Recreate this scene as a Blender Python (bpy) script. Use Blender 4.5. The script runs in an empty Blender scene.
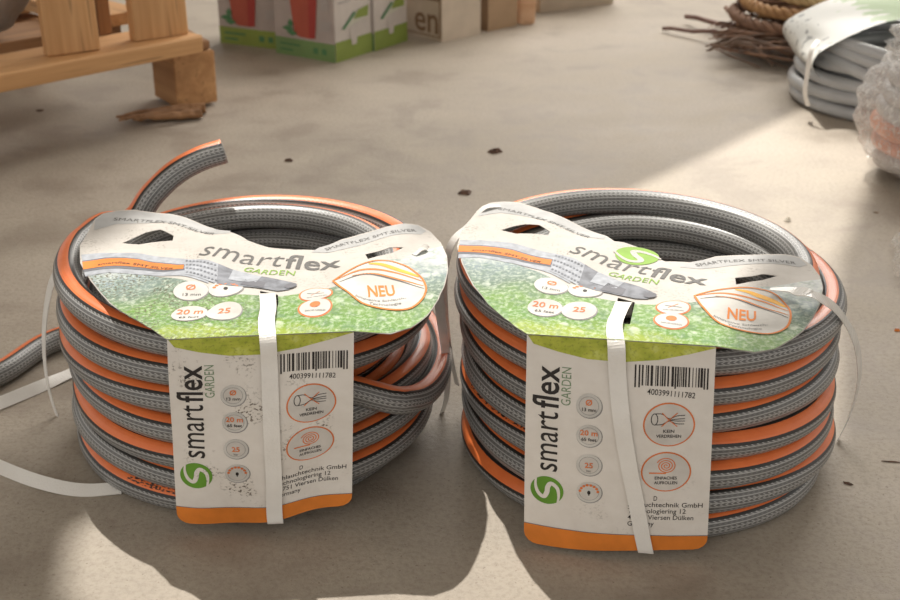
import bpy, math, random
from mathutils import Vector, Matrix, geometry, noise
PI = math.pi
C = bpy.context.scene.collection
rnd = random.Random(7)

# ---------------------------------------------------------------- camera
TH = math.radians(24.7); F = 1250.0; CAMH = 0.462
cam = bpy.data.cameras.new('camera'); cam.sensor_width = 36; cam.lens = 36*F/900
cam.clip_start = 0.02; cam.clip_end = 60
cam.dof.use_dof = True; cam.dof.focus_distance = 0.76; cam.dof.aperture_fstop = 15
co = bpy.data.objects.new('camera', cam); C.objects.link(co)
co.location = (0, 0, CAMH); co.rotation_euler = (PI/2-TH, 0, 0)
bpy.context.scene.camera = co

def ray(px, py):
    a = (px-450)/F; b = (300-py)/F
    return Vector((a, math.cos(TH)+b*math.sin(TH), -math.sin(TH)+b*math.cos(TH)))
def G(px, py, z=0.0):                 # measured photo point -> point of the horizontal plane z
    r = ray(px, py); t = (z-CAMH)/r.z
    return Vector((r.x*t, r.y*t, z))
def V(px, py, Y):                     # measured photo point -> point of the vertical plane y = Y
    r = ray(px, py); t = Y/r.y
    return Vector((r.x*t, Y, CAMH+r.z*t))

# ---------------------------------------------------------------- materials
def new_mat(name):
    m = bpy.data.materials.new(name); m.use_nodes = True
    nt = m.node_tree; return m, nt, nt.nodes['Principled BSDF']
class N:
    def __init__(s, nt): s.nt = nt
    def node(s, t, **kw):
        n = s.nt.nodes.new(t)
        for k, v in kw.items(): setattr(n, k, v)
        return n
    def link(s, a, b): s.nt.links.new(a, b)
    def put(s, v, sock):
        if isinstance(v, bpy.types.NodeSocket): s.link(v, sock)
        else: sock.default_value = v
    def math(s, op, a, b=0.0, c=0.0):
        n = s.node('ShaderNodeMath', operation=op)
        s.put(a, n.inputs[0]); s.put(b, n.inputs[1]); s.put(c, n.inputs[2]); return n.outputs[0]
    def mix(s, f, a, b):
        n = s.node('ShaderNodeMix', data_type='RGBA')
        s.put(f, n.inputs[0]); s.put(a, n.inputs[6]); s.put(b, n.inputs[7]); return n.outputs[2]
    def noise(s, vec, scale, detail=3, rough=0.5, dist=0.0):
        n = s.node('ShaderNodeTexNoise'); n.inputs['Scale'].default_value = scale
        n.inputs['Detail'].default_value = detail; n.inputs['Roughness'].default_value = rough
        n.inputs['Distortion'].default_value = dist
        if vec is not None: s.link(vec, n.inputs['Vector'])
        return n.outputs[0]
    def ramp(s, f, stops, interp='LINEAR'):
        n = s.node('ShaderNodeValToRGB'); r = n.color_ramp; r.interpolation = interp
        while len(r.elements) < len(stops): r.elements.new(0.5)
        for e, (p, c) in zip(r.elements, stops):
            e.position = p; e.color = (*c, 1) if len(c) == 3 else c
        s.put(f, n.inputs[0]); return n.outputs[0]
    def bump(s, h, strength=0.3, dist=0.001):
        n = s.node('ShaderNodeBump'); n.inputs['Strength'].default_value = strength
        n.inputs['Distance'].default_value = dist; s.put(h, n.inputs['Height']); return n.outputs[0]
    def obj(s, scale=(1, 1, 1)):
        t = s.node('ShaderNodeTexCoord'); m = s.node('ShaderNodeMapping')
        m.inputs['Scale'].default_value = scale; s.link(t.outputs['Object'], m.inputs['Vector']); return m.outputs[0]
    def uv(s):
        return s.node('ShaderNodeTexCoord').outputs['UV']
    def xyz(s, v):
        n = s.node('ShaderNodeSeparateXYZ'); s.link(v, n.inputs[0]); return n.outputs
def c4(c): return (*c, 1)
def plain(name, col, rough=0.5, var=0.08, scale=60, spec=0.5, coat=0):
    if name.endswith(('_print', '_ink')): rough = 0.6; spec = 0.25
    m, nt, b = new_mat(name); n = N(nt)
    f = n.noise(n.obj(), scale, 3)
    k = [max(0, v*(1-var*2)) for v in col]; k2 = [min(1, v*(1+var)) for v in col]
    n.link(n.ramp(f, [(0.3, k), (0.7, k2)]), b.inputs['Base Color'])
    b.inputs['Roughness'].default_value = rough; b.inputs['Specular IOR Level'].default_value = spec
    b.inputs['Coat Weight'].default_value = coat
    return m

def concrete():
    m, nt, b = new_mat('concrete'); n = N(nt)
    v = n.obj(); vs = n.obj((1, 2.2, 1))
    big = n.noise(vs, 1.8, 4, 0.55, 0.4); mid = n.noise(v, 11, 5, 0.6, 0.3); fine = n.noise(v, 260, 4, 0.7)
    streak = n.noise(n.obj((6, 60, 1)), 1.0, 4, 0.6)
    col = n.ramp(big, [(0.3, (0.30, 0.255, 0.205)), (0.52, (0.38, 0.325, 0.265)), (0.72, (0.46, 0.40, 0.335))])
    col = n.mix(n.math('MULTIPLY', n.ramp(mid, [(0.38, (0, 0, 0)), (0.66, (1, 1, 1))]), 0.55), col, c4((0.51, 0.455, 0.375)))
    col = n.mix(n.math('MULTIPLY', n.ramp(mid, [(0.30, (1, 1, 1)), (0.46, (0, 0, 0))]), 0.55), col, c4((0.25, 0.205, 0.16)))
    col = n.mix(n.math('MULTIPLY', n.ramp(streak, [(0.60, (0, 0, 0)), (0.70, (1, 1, 1))]), 0.10), col, c4((0.56, 0.50, 0.42)))
    speck = n.ramp(n.noise(v, 420, 2, 0.5), [(0.67, (0, 0, 0)), (0.72, (1, 1, 1))])
    col = n.mix(n.math('MULTIPLY', speck, 0.7), col, c4((0.16, 0.125, 0.095)))
    col = n.mix(n.math('MULTIPLY', n.ramp(fine, [(0.35, (1, 1, 1)), (0.55, (0, 0, 0))]), 0.38), col, c4((0.22, 0.18, 0.14)))
    n.link(col, b.inputs['Base Color'])
    n.link(n.ramp(mid, [(0.3, (0.5,)*3), (0.7, (0.75,)*3)]), b.inputs['Roughness'])
    h = n.math('ADD', n.math('MULTIPLY', mid, 1.0), n.math('MULTIPLY', fine, 0.45))
    n.link(n.bump(h, 0.6, 0.0022), b.inputs['Normal'])
    return m

def hose_mat():
    m, nt, b = new_mat('braided_hose'); n = N(nt)
    x = n.xyz(n.uv()); u, v = x[0], x[1]            # u: turn around the tube, 0 = middle of stripe; v: metres along
    au = n.math('ABSOLUTE', u)
    org = n.math('LESS_THAN', au, 0.066)
    blk = n.math('LESS_THAN', au, 0.100)
    # braid: longitudinal pale threads and short cross threads
    k = n.math('MULTIPLY', u, 24.0)
    fr = n.math('FRACT', n.math('ADD', k, 100.0))
    tri = n.math('ABSOLUTE', n.math('SUBTRACT', fr, 0.5))                    # 0..0.5
    row = n.math('SMOOTH_MIN', 1.0, n.math('MULTIPLY', n.math('SUBTRACT', tri, 0.30), 8.0), 0.05)
    row = n.math('MAXIMUM', row, 0.0)
    ph = n.math('ADD', n.math('MULTIPLY', v, 2*PI/0.0036), n.math('MULTIPLY', tri, 9.0))
    dash = n.math('MAXIMUM', n.math('MULTIPLY', n.math('SUBTRACT', n.math('SINE', ph), 0.1), 1.2), 0.0)
    sel = n.math('GREATER_THAN', n.math('SINE', n.math('MULTIPLY', u, 2*PI*8.0)), -0.15)
    thread = n.math('MAXIMUM', n.math('MULTIPLY', row, 0.60), n.math('MULTIPLY', dash, n.math('MULTIPLY_ADD', sel, 0.50, 0.12)))
    thread = n.math('MINIMUM', thread, 1.0)
    tint = n.noise(n.obj(), 35, 2)
    gray = n.mix(tint, c4((0.098, 0.096, 0.093)), c4((0.16, 0.157, 0.152)))
    gcol = n.mix(thread, gray, c4((0.60, 0.60, 0.585)))
    ocol = n.mix(n.noise(n.obj(), 90, 3), c4((0.72, 0.145, 0.035)), c4((0.90, 0.24, 0.07)))
    # printed black marks on the stripe, only here and there along the hose
    sy = n.noise(n.node('ShaderNodeCombineXYZ').outputs[0], 1)
    cmb = n.node('ShaderNodeCombineXYZ'); n.link(n.math('MULTIPLY', v, 170.0), cmb.inputs[0]); n.link(n.math('MULTIPLY', u, 22.0), cmb.inputs[1])
    gl = n.ramp(n.noise(cmb.outputs[0], 2.2, 1), [(0.50, (0, 0, 0)), (0.56, (1, 1, 1))])
    where = n.math('GREATER_THAN', n.math('SINE', n.math('MULTIPLY', v, 2*PI/0.87)), 0.965)
    inmid = n.math('LESS_THAN', au, 0.045)
    ink = n.math('MULTIPLY', gl, n.math('MULTIPLY', where, inmid))
    ocol = n.mix(ink, ocol, c4((0.03, 0.02, 0.02)))
    col = n.mix(blk, gcol, c4((0.018, 0.017, 0.016)))
    col = n.mix(org, col, ocol)
    n.link(col, b.inputs['Base Color'])
    b.inputs['Roughness'].default_value = 0.38
    b.inputs['Coat Weight'].default_value = 0.2; b.inputs['Coat Roughness'].default_value = 0.3
    n.link(n.bump(thread, 0.25, 0.0004), b.inputs['Normal'])
    return m

def paper(name, dirt, k=1.0):
    """cream card; dirt = list of (x0,x1,y0,y1) blotches in metres of the card, where grime specks sit"""
    m, nt, b = new_mat(name); n = N(nt); uv = n.uv(); x = n.xyz(uv)
    col = n.mix(n.noise(uv, 90, 4, 0.6), c4((0.66*k, 0.61*k, 0.55*k)), c4((0.80*k, 0.765*k, 0.715*k)))
    if dirt:
        speck = n.ramp(n.noise(uv, 520, 3, 0.6), [(0.54, (0, 0, 0)), (0.60, (1, 1, 1))])
        area = n.ramp(n.noise(uv, 26, 3, 0.6), [(0.50, (0, 0, 0)), (0.64, (1, 1, 1))])
        tot = None
        for (cx, cy, rx, ry, s) in dirt:
            dx = n.math('DIVIDE', n.math('SUBTRACT', x[0], cx), rx); dy = n.math('DIVIDE', n.math('SUBTRACT', x[1], cy), ry)
            d = n.math('SUBTRACT', 1.0, n.math('ADD', n.math('MULTIPLY', dx, dx), n.math('MULTIPLY', dy, dy)))
            d = n.math('MULTIPLY', n.math('MAXIMUM', d, 0.0), s)
            tot = d if tot is None else n.math('MAXIMUM', tot, d)
        f = n.math('MINIMUM', n.math('MULTIPLY', n.math('MULTIPLY', speck, area), n.math('MULTIPLY', tot, 2.2)), 0.9)
        f2 = n.math('MULTIPLY', n.math('MULTIPLY', area, tot), 0.22)
        col = n.mix(f2, col, c4((0.40, 0.33, 0.26))); col = n.mix(f, col, c4((0.10, 0.075, 0.05)))
    n.link(col, b.inputs['Base Color']); b.inputs['Roughness'].default_value = 0.6; b.inputs['Specular IOR Level'].default_value = 0.25
    n.link(n.bump(n.noise(uv, 60, 3), 0.25, 0.0015), b.inputs['Normal'])
    return m

def meadow(name, dirty):
    m, nt, b = new_mat(name); n = N(nt); uv = n.uv(); x = n.xyz(uv)
    wob = n.noise(uv, 40, 4, 0.6)
    # height above the fold in metres, tilted so that the right rises to white
    yy = n.math('ADD', x[1], n.math('MULTIPLY', n.math('SUBTRACT', wob, 0.5), 0.05))
    yy = n.math('ADD', yy, n.math('MULTIPLY', n.math('MAXIMUM', n.math('SUBTRACT', x[0], 0.06), 0.0), 0.30))
    t = n.math('MULTIPLY', n.math('ADD', yy, 0.015), 8.0)
    col = n.ramp(t, [(0.0, (0.26, 0.32, 0.015)), (0.15, (0.27, 0.36, 0.02)), (0.26, (0.11, 0.25, 0.03)), (0.42, (0.16, 0.29, 0.06)),
                     (0.60, (0.13, 0.19, 0.13)), (0.80, (0.22, 0.28, 0.29)), (1.0, (0.55, 0.57, 0.57))])
    spk = n.ramp(n.noise(uv, 330, 3, 0.7), [(0.45, (0, 0, 0)), (0.72, (1, 1, 1))])
    col = n.mix(n.math('MULTIPLY', spk, 0.55), col, c4((0.75, 0.82, 0.66)))
    dk = n.ramp(n.noise(uv, 130, 3, 0.6), [(0.36, (1, 1, 1)), (0.5, (0, 0, 0))])
    col = n.mix(n.math('MULTIPLY', dk, 0.42), col, c4((0.12, 0.20, 0.14)))
    vo = n.node('ShaderNodeTexVoronoi'); vo.inputs['Scale'].default_value = 95; n.link(uv, vo.inputs['Vector'])
    bok = n.ramp(vo.outputs['Distance'], [(0.26, (1, 1, 1)), (0.34, (0, 0, 0))])
    col = n.mix(n.math('MULTIPLY', bok, n.math('MULTIPLY', n.ramp(n.noise(uv, 55, 2), [(0.52, (0, 0, 0)), (0.62, (1, 1, 1))]), 0.45)), col, c4((0.80, 0.84, 0.74)))
    if dirty:
        lf = n.math('MINIMUM', n.math('MAXIMUM', n.math('MULTIPLY', n.math('SUBTRACT', 0.062, x[0]), 30.0), 0.0), 1.0)
        g = n.math('MULTIPLY', n.ramp(n.noise(uv, 560, 2), [(0.53, (0, 0, 0)), (0.58, (1, 1, 1))]), n.ramp(n.noise(uv, 30, 2), [(0.38, (0, 0, 0)), (0.5, (1, 1, 1))]))
        g = n.math('MULTIPLY', g, lf)
        col = n.mix(n.math('MULTIPLY', g, 0.8), col, c4((0.10, 0.09, 0.05)))
    n.link(col, b.inputs['Base Color']); b.inputs['Roughness'].default_value = 0.55; b.inputs['Specular IOR Level'].default_value = 0.25
    return m

def wood(name, c1, c2, dark=(0.16, 0.08, 0.03), rough=0.7, sc=1.0):
    m, nt, b = new_mat(name); n = N(nt)
    g = n.noise(n.obj((4*sc, 90*sc, 90*sc)), 1.0, 5, 0.6, 0.3); big = n.noise(n.obj((2, 14, 14)), 1.0, 3)
    col = n.ramp(g, [(0.3, c1), (0.65, c2)])
    col = n.mix(n.math('MULTIPLY', n.ramp(big, [(0.50, (0, 0, 0)), (0.75, (1, 1, 1))]), 0.35), col, c4(dark))
    cr = n.ramp(n.noise(n.obj((7, 160, 160)), 1.0, 2), [(0.64, (0, 0, 0)), (0.70, (1, 1, 1))])
    col = n.mix(n.math('MULTIPLY', cr, 0.5), col, c4(dark))
    n.link(col, b.inputs['Base Color']); b.inputs['Roughness'].default_value = rough
    n.link(n.bump(g, 0.4, 0.0015), b.inputs['Normal']); return m

def film(name, tint=(0.9, 0.88, 0.86), alpha=0.2, wr=0.5):
    m, nt, b = new_mat(name); n = N(nt); v = n.obj()
    w = n.noise(v, 40, 4, 0.6, 1.5)
    r1 = n.ramp(n.noise(v, 30, 3, 0.6, 2.0), [(0.470, (0, 0, 0)), (0.5, (1, 1, 1)), (0.530, (0, 0, 0))])
    r2 = n.ramp(n.noise(v, 75, 3, 0.6, 1.6), [(0.475, (0, 0, 0)), (0.5, (1, 1, 1)), (0.525, (0, 0, 0))])
    b.inputs['Base Color'].default_value = c4(tint); b.inputs['Roughness'].default_value = 0.16
    b.inputs['Specular IOR Level'].default_value = 0.8
    a = n.math('ADD', alpha, n.math('MULTIPLY', n.math('ADD', r1, n.math('MULTIPLY', r2, 0.6)), wr))
    n.link(n.math('MINIMUM', a, 1.0), b.inputs['Alpha'])
    n.link(n.bump(n.math('ADD', w, n.math('MULTIPLY', r1, 0.3)), 0.5, 0.006), b.inputs['Normal']); return m

M = {}
M['floor'] = concrete()
M['hose'] = hose_mat()
M['bore'] = plain('hose_bore', (0.03, 0.03, 0.03), 0.7)
M['cut'] = plain('hose_cut_rim', (0.42, 0.42, 0.43), 0.5)
M['paper'] = paper('cream_card', [(0.07, 0.02, 0.07, 0.06, 0.15)])
M['paper_grimy'] = paper('grimy_cream_card', [(0.020, 0.125, 0.032, 0.028, 1.0), (0.040, 0.060, 0.035, 0.055, 1.0), (0.085, 0.085, 0.03, 0.04, 0.55), (0.10, 0.135, 0.03, 0.012, 0.8), (0.07, 0.02, 0.05, 0.02, 0.35)])
M['paper_top'] = paper('cream_top_card', [(0.05, 0.10, 0.2, 0.2, 0.12), (-0.02, 0.12, 0.08, 0.06, 0.30), (0.12, 0.10, 0.08, 0.05, 0.25)], 0.74)
M['meadow'] = meadow('meadow_print', False); M['meadow_grimy'] = meadow('grimy_meadow_print', True)
def edge_mat():
    m, nt, b = new_mat('meadow_print_edge'); n = N(nt); uv = n.uv()
    c = n.ramp(n.noise(uv, 70, 4, 0.6), [(0.3, (0.27, 0.33, 0.02)), (0.55, (0.47, 0.50, 0.06)), (0.75, (0.62, 0.66, 0.22))])
    c = n.mix(n.math('MULTIPLY', n.ramp(n.noise(uv, 480, 2), [(0.55, (0, 0, 0)), (0.65, (1, 1, 1))]), 0.45), c, c4((0.16, 0.18, 0.03)))
    n.link(c, b.inputs['Base Color']); b.inputs['Roughness'].default_value = 0.35; return m
M['meadow_edge'] = edge_mat()
M['ink'] = plain('black_ink', (0.035, 0.030, 0.028), 0.5)
M['grayink'] = plain('grey_ink', (0.13, 0.125, 0.12), 0.5)
M['palegray'] = plain('pale_grey_print', (0.45, 0.45, 0.445), 0.45)
M['white'] = plain('white_print', (0.62, 0.60, 0.56), 0.4)
M['face'] = plain('button_face_print', (0.62, 0.585, 0.54), 0.4)
M['ring'] = plain('grey_ring_print', (0.30, 0.29, 0.28), 0.4)
M['orange'] = plain('orange_print', (0.72, 0.22, 0.035), 0.4)
M['redorange'] = plain('red_orange_print', (0.72, 0.20, 0.06), 0.45)
M['yellow'] = plain('amber_print', (0.88, 0.45, 0.05), 0.45)
M['green'] = plain('green_print', (0.13, 0.30, 0.035), 0.4)
M['lime'] = plain('lime_print', (0.24, 0.42, 0.06), 0.4)
M['greengray'] = plain('green_grey_ink', (0.20, 0.29, 0.17), 0.5)
M['tubegray'] = plain('tube_grey_print', (0.23, 0.24, 0.27), 0.4, 0.2, 140)
M['tubelight'] = plain('tube_light_print', (0.40, 0.42, 0.46), 0.4, 0.12, 200)
M['tubedark'] = plain('tube_dark_print', (0.16, 0.16, 0.18), 0.4)
def strap_mat():
    m, nt, b = new_mat('white_strap'); n = N(nt); v = n.obj()
    n.link(n.mix(n.noise(v, 50, 4), c4((0.70, 0.67, 0.62)), c4((0.86, 0.84, 0.80))), b.inputs['Base Color'])
    b.inputs['Roughness'].default_value = 0.35
    vo = n.node('ShaderNodeTexVoronoi'); vo.inputs['Scale'].default_value = 700; n.link(v, vo.inputs['Vector'])
    n.link(n.bump(vo.outputs['Distance'], 0.3, 0.0004), b.inputs['Normal']); return m
M['strap'] = strap_mat()
def band_mat():
    m, nt, b = new_mat('translucent_band'); b.inputs['Base Color'].default_value = (0.86, 0.84, 0.80, 1)
    n = N(nt); n.link(n.ramp(n.noise(n.obj(), 40, 3), [(0.3, (0.7,)*3), (0.7, (0.92,)*3)]), b.inputs['Alpha'])
    b.inputs['Roughness'].default_value = 0.25; return m
M['band'] = band_mat()
M['pallet'] = wood('pallet_pine', (0.50, 0.26, 0.10), (0.66, 0.38, 0.175))
M['darkwood'] = wood('weathered_wood', (0.20, 0.10, 0.045), (0.36, 0.19, 0.085))
M['blockwood'] = wood('block_chipwood', (0.40, 0.20, 0.08), (0.58, 0.32, 0.14), sc=0.8)

# ---------------------------------------------------------------- object helpers
def mesh_obj(name, verts, faces, mats, parent=None, midx=None, uvs=None, smooth=False, loc=None, rot=None):
    """verts are world coordinates unless loc/rot given; parent is an Empty whose transform is undone"""
    me = bpy.data.meshes.new(name)
    vs = [Vector(v) for v in verts]
    if parent is not None and loc is None:
        inv = parent_matrix(parent).inverted(); vs = [inv @ v for v in vs]
    me.from_pydata([tuple(v) for v in vs], [], faces)
    if not isinstance(mats, (list, tuple)): mats = [mats]
    for m in mats: me.materials.append(m)
    if midx: me.polygons.foreach_set('material_index', midx)
    if smooth: me.polygons.foreach_set('use_smooth', [True]*len(me.polygons))
    if uvs is not None:
        l = me.uv_layers.new(name='UVMap')
        if len(uvs) == len(vs):
            for lp in me.loops: l.data[lp.index].uv = uvs[lp.vertex_index]
        else:
            for i, w in enumerate(uvs): l.data[i].uv = w
    me.update()
    o = bpy.data.objects.new(name, me); C.objects.link(o)
    if parent is not None: o.parent = parent
    if loc is not None: o.location = loc
    if rot is not None: o.rotation_euler = rot
    return o
def parent_matrix(p):
    m = Matrix.LocRotScale(p.location, p.rotation_euler, p.scale)
    return parent_matrix(p.parent) @ m if p.parent else m
def tag(o, label=None, cat=None, group=None, kind=None):
    if label: o['label'] = label
    if cat: o['category'] = cat
    if group: o['group'] = group
    if kind: o['kind'] = kind
    return o
def empty(name, loc, rz=0.0, label=None, cat=None, group=None, kind=None):
    o = bpy.data.objects.new(name, None); C.objects.link(o); o.location = loc; o.rotation_euler = (0, 0, rz)
    o.empty_display_size = 0.05
    return tag(o, label, cat, group, kind)

def tube(path, rad, seg=10, closed_ends=True, up=Vector((0, 0, 1)), angles=None, u_off=0.0):
    """returns verts, faces, loop uvs. rad: number or list. uv.x runs -0.5..0.5 round the tube, 0 at angle angles[i]
    (0 = sideways, 90 deg = up); uv.y is metres along."""
    n = len(path); vs = []; fs = []; uv = []
    L = [0.0]
    for i in range(1, n): L.append(L[-1]+(path[i]-path[i-1]).length)
    for i in range(n):
        T = (path[min(i+1, n-1)]-path[max(i-1, 0)]).normalized()
        S = up.cross(T)
        if S.length < 1e-4: S = Vector((1, 0, 0)).cross(T)
        S.normalize(); U = T.cross(S)
        r = rad[i] if isinstance(rad, (list, tuple)) else rad
        a0 = (angles[i] if angles else 0.0)
        for k in range(seg):
            a = a0 + 2*PI*(k/seg-0.5)
            vs.append(path[i]+(S*math.cos(a)+U*math.sin(a))*r)
    for i in range(n-1):
        for k in range(seg):
            k2 = (k+1) % seg
            fs.append((i*seg+k, i*seg+k2, (i+1)*seg+k2, (i+1)*seg+k))
            u0, u1 = k/seg-0.5, (k+1)/seg-0.5
            uv += [(u0, L[i]), (u1, L[i]), (u1, L[i+1]), (u0, L[i+1])]
    if closed_ends:
        fs.append(tuple(range(seg-1, -1, -1))); uv += [(0.3, 0)]*seg
        fs.append(tuple((n-1)*seg+k for k in range(seg))); uv += [(0.3, L[-1])]*seg
    return vs, fs, uv
class MB:
    def __init__(s): s.v = []; s.f = []; s.uv = []; s.m = []
    def add(s, v, f, uv=None, m=0):
        b = len(s.v); s.v += [Vector(q) for q in v]
        for q in f: s.f.append(tuple(b+i for i in q)); s.m.append(m)
        s.uv += uv if uv else [(0, 0)]*sum(len(q) for q in f)
    def box(s, mat4, size, m=0, bev=0.0, jit=0.0, r=None):
        x, y, z = [q/2 for q in size]
        # chamfered box: 24 vertices
        b = bev or min(x, y, z)*0.08
        import itertools
        vs = []; idx = {}
        for sx in (-1, 1):
            for sy in (-1, 1):
                for sz in (-1, 1):
                    for ax in range(3):
                        p = [sx*(x-b), sy*(y-b), sz*(z-b)]; p[ax] = (sx*x, sy*y, sz*z)[ax]
                        if jit: p = [q+(r or rnd).uniform(-jit, jit) for q in p]
                        idx[(sx, sy, sz, ax)] = len(vs); vs.append(mat4 @ Vector(p))
        fs = []
        def quad(ax, sg):
            o = [a for a in range(3) if a != ax]
            q = []
            for (p, t) in ((-1, -1), (1, -1), (1, 1), (-1, 1)):
                k = [0, 0, 0]; k[ax] = sg; k[o[0]] = p; k[o[1]] = t; q.append(idx[(*k, ax)])
            return q
        for ax in range(3):
            for sg in (-1, 1):
                q = quad(ax, sg)
                if (sg > 0) == (ax == 1): q = q[::-1]
                fs.append(tuple(q))
        for ax in range(3):                                  # edges
            o = [a for a in range(3) if a != ax]
            for s1 in (-1, 1):
                for s2 in (-1, 1):
                    def key(sa, fa):
                        k = [0, 0, 0]; k[ax] = sa; k[o[0]] = s1; k[o[1]] = s2; return idx[(*k, fa)]
                    q = (key(-1, o[0]), key(1, o[0]), key(1, o[1]), key(-1, o[1]))
                    fs.append(q if s1*s2*(1 if ax != 1 else -1) < 0 else q[::-1])
        for sx in (-1, 1):
            for sy in (-1, 1):
                for sz in (-1, 1):
                    q = tuple(idx[(sx, sy, sz, a)] for a in range(3)); fs.append(q if sx*sy*sz > 0 else q[::-1])
        s.add(vs, fs, None, m)
    def obj(s, name, mats, parent=None, smooth=False, **kw):
        return mesh_obj(name, s.v, s.f, mats, parent, s.m, s.uv, smooth, **kw)

def spline(pts, n):
    """Catmull-Rom through pts"""
    P = [Vector(p) for p in pts]; P = [P[0]*2-P[1]]+P+[P[-1]*2-P[-2]]
    out = []; k = len(P)-3
    for i in range(n+1):
        t = i/n*k; j = min(int(t), k-1); t -= j
        a, b, c, d = P[j:j+4]
        out.append(0.5*((2*b)+(c-a)*t+(2*a-5*b+4*c-d)*t*t+(3*b-a-3*c+d)*t**3))
    return out
def ribbon(pts, wdir, width, thick=0.0006, n=60, edge=None):
    """flat band along pts; wdir: vector or list of vectors (interpolated) giving the width direction"""
    path = spline(pts, n); W = spline(wdir, n) if isinstance(wdir, list) else [Vector(wdir)]*(n+1)
    wd = [w for w in (spline([(w, 0, 0) for w in width], n))] if isinstance(width, (list, tuple)) else None
    vs = []; fs = []; uv = []
    for i, p in enumerate(path):
        T = (path[min(i+1, n)]-path[max(i-1, 0)]).normalized(); w = (W[i]-T*W[i].dot(T)).normalized(); Nn = T.cross(w)
        h = (wd[i].x if wd else width)/2
        vs += [p-w*h-Nn*thick/2, p+w*h-Nn*thick/2, p+w*h+Nn*thick/2, p-w*h+Nn*thick/2]
    for i in range(n):
        for k in range(4):
            fs.append((i*4+k, i*4+(k+1) % 4, i*4+4+(k+1) % 4, i*4+4+k))
    fs.append((3, 2, 1, 0)); fs.append((n*4, n*4+1, n*4+2, n*4+3))
    return vs, fs
def add_ribbon(name, parent, mat, *a, **k):
    v, f = ribbon(*a, **k); return mesh_obj(name, v, f, mat, parent)

# ---------------------------------------------------------------- setting
def struct(name, verts, faces, mat):
    o = mesh_obj(name, verts, faces, mat); o['kind'] = 'structure'; return o
struct('floor', [(-6, -3, 0), (6, -3, 0), (6, 9, 0), (-6, 9, 0)], [(0, 1, 2, 3)], M['floor'])

# ---------------------------------------------------------------- flat artwork -> curved card
def text_flat(s, size, offset=0.0, align='LEFT', spacing=1.0):
    cu = bpy.data.curves.new('lettering', 'FONT'); cu.body = s; cu.size = size; cu.align_x = align
    cu.offset = offset; cu.resolution_u = 3; cu.space_character = spacing; cu.fill_mode = 'FRONT'
    o = bpy.data.objects.new('lettering', cu); C.objects.link(o)
    dg = bpy.context.evaluated_depsgraph_get(); me = bpy.data.meshes.new_from_object(o.evaluated_get(dg))
    vs = [(v.co.x, v.co.y) for v in me.vertices]; fs = [tuple(p.vertices) for p in me.polygons]
    # make every face look up (+z)
    out = []
    for f in fs:
        a = sum(vs[f[i]][0]*vs[f[(i+1) % len(f)]][1]-vs[f[(i+1) % len(f)]][0]*vs[f[i]][1] for i in range(len(f)))
        out.append(f if a > 0 else f[::-1])
    bpy.data.objects.remove(o); bpy.data.curves.remove(cu); bpy.data.meshes.remove(me)
    return vs, out
def inside(p, poly):
    c = False; j = len(poly)-1
    for i in range(len(poly)):
        a, b = poly[i], poly[j]
        if (a[1] > p[1]) != (b[1] > p[1]) and p[0] < (b[0]-a[0])*(p[1]-a[1])/(b[1]-a[1])+a[0]: c = not c
        j = i
    return c
def dense(poly, step, closed=True):
    out = []; n = len(poly)
    for i in range(n if closed else n-1):
        a = Vector(poly[i]); b = Vector(poly[(i+1) % n]); k = max(1, int((b-a).length/step))
        for j in range(k): out.append(a.lerp(b, j/k))
    if not closed: out.append(Vector(poly[-1]))
    return out
def fill(outline, holes=(), step=0.004):
    outline = dense(outline, step); vs = list(outline); es = [(i, (i+1) % len(outline)) for i in range(len(outline))]
    for h in holes:
        h = dense(h, step); b = len(vs); vs += h; es += [(b+i, b+(i+1) % len(h)) for i in range(len(h))]
    x0 = min(p.x for p in outline); x1 = max(p.x for p in outline); y0 = min(p.y for p in outline); y1 = max(p.y for p in outline)
    y = y0+step*0.5
    while y < y1:
        x = x0+step*0.5
        while x < x1:
            if inside((x, y), outline) and not any(inside((x, y), h) for h in holes): vs.append(Vector((x, y)))
            x += step
        y += step
    r = geometry.delaunay_2d_cdt([Vector(v) for v in vs], es, [], 0, 1e-6)
    V2, F2 = r[0], r[2]; out = []
    for f in F2:
        c = sum((V2[i] for i in f), Vector((0, 0)))/len(f)
        if inside(c, outline) and not any(inside(c, h) for h in holes):
            a, b, d = V2[f[0]], V2[f[1]], V2[f[2]]
            out.append(tuple(f) if (b-a).cross(d-a) > 0 else tuple(f[::-1]))
    return [tuple(v) for v in V2], out
def finer(vs, fs, mx):
    vs = [tuple(v) for v in vs]; out = []; mid = {}
    st = [t for f in fs for t in ([f] if len(f) == 3 else [(f[0], f[i], f[i+1]) for i in range(1, len(f)-1)])]
    while st:
        a, b, c = st.pop(); L = [(math.dist(vs[p], vs[q_]), p, q_, o) for p, q_, o in ((a, b, c), (b, c, a), (c, a, b))]
        d, p, q_, o = max(L)
        if d <= mx: out.append((a, b, c)); continue
        k = (min(p, q_), max(p, q_))
        if k not in mid: mid[k] = len(vs); vs.append(((vs[p][0]+vs[q_][0])/2, (vs[p][1]+vs[q_][1])/2))
        m = mid[k]; st += [(p, m, o), (m, q_, o)]
    return vs, out
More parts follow.
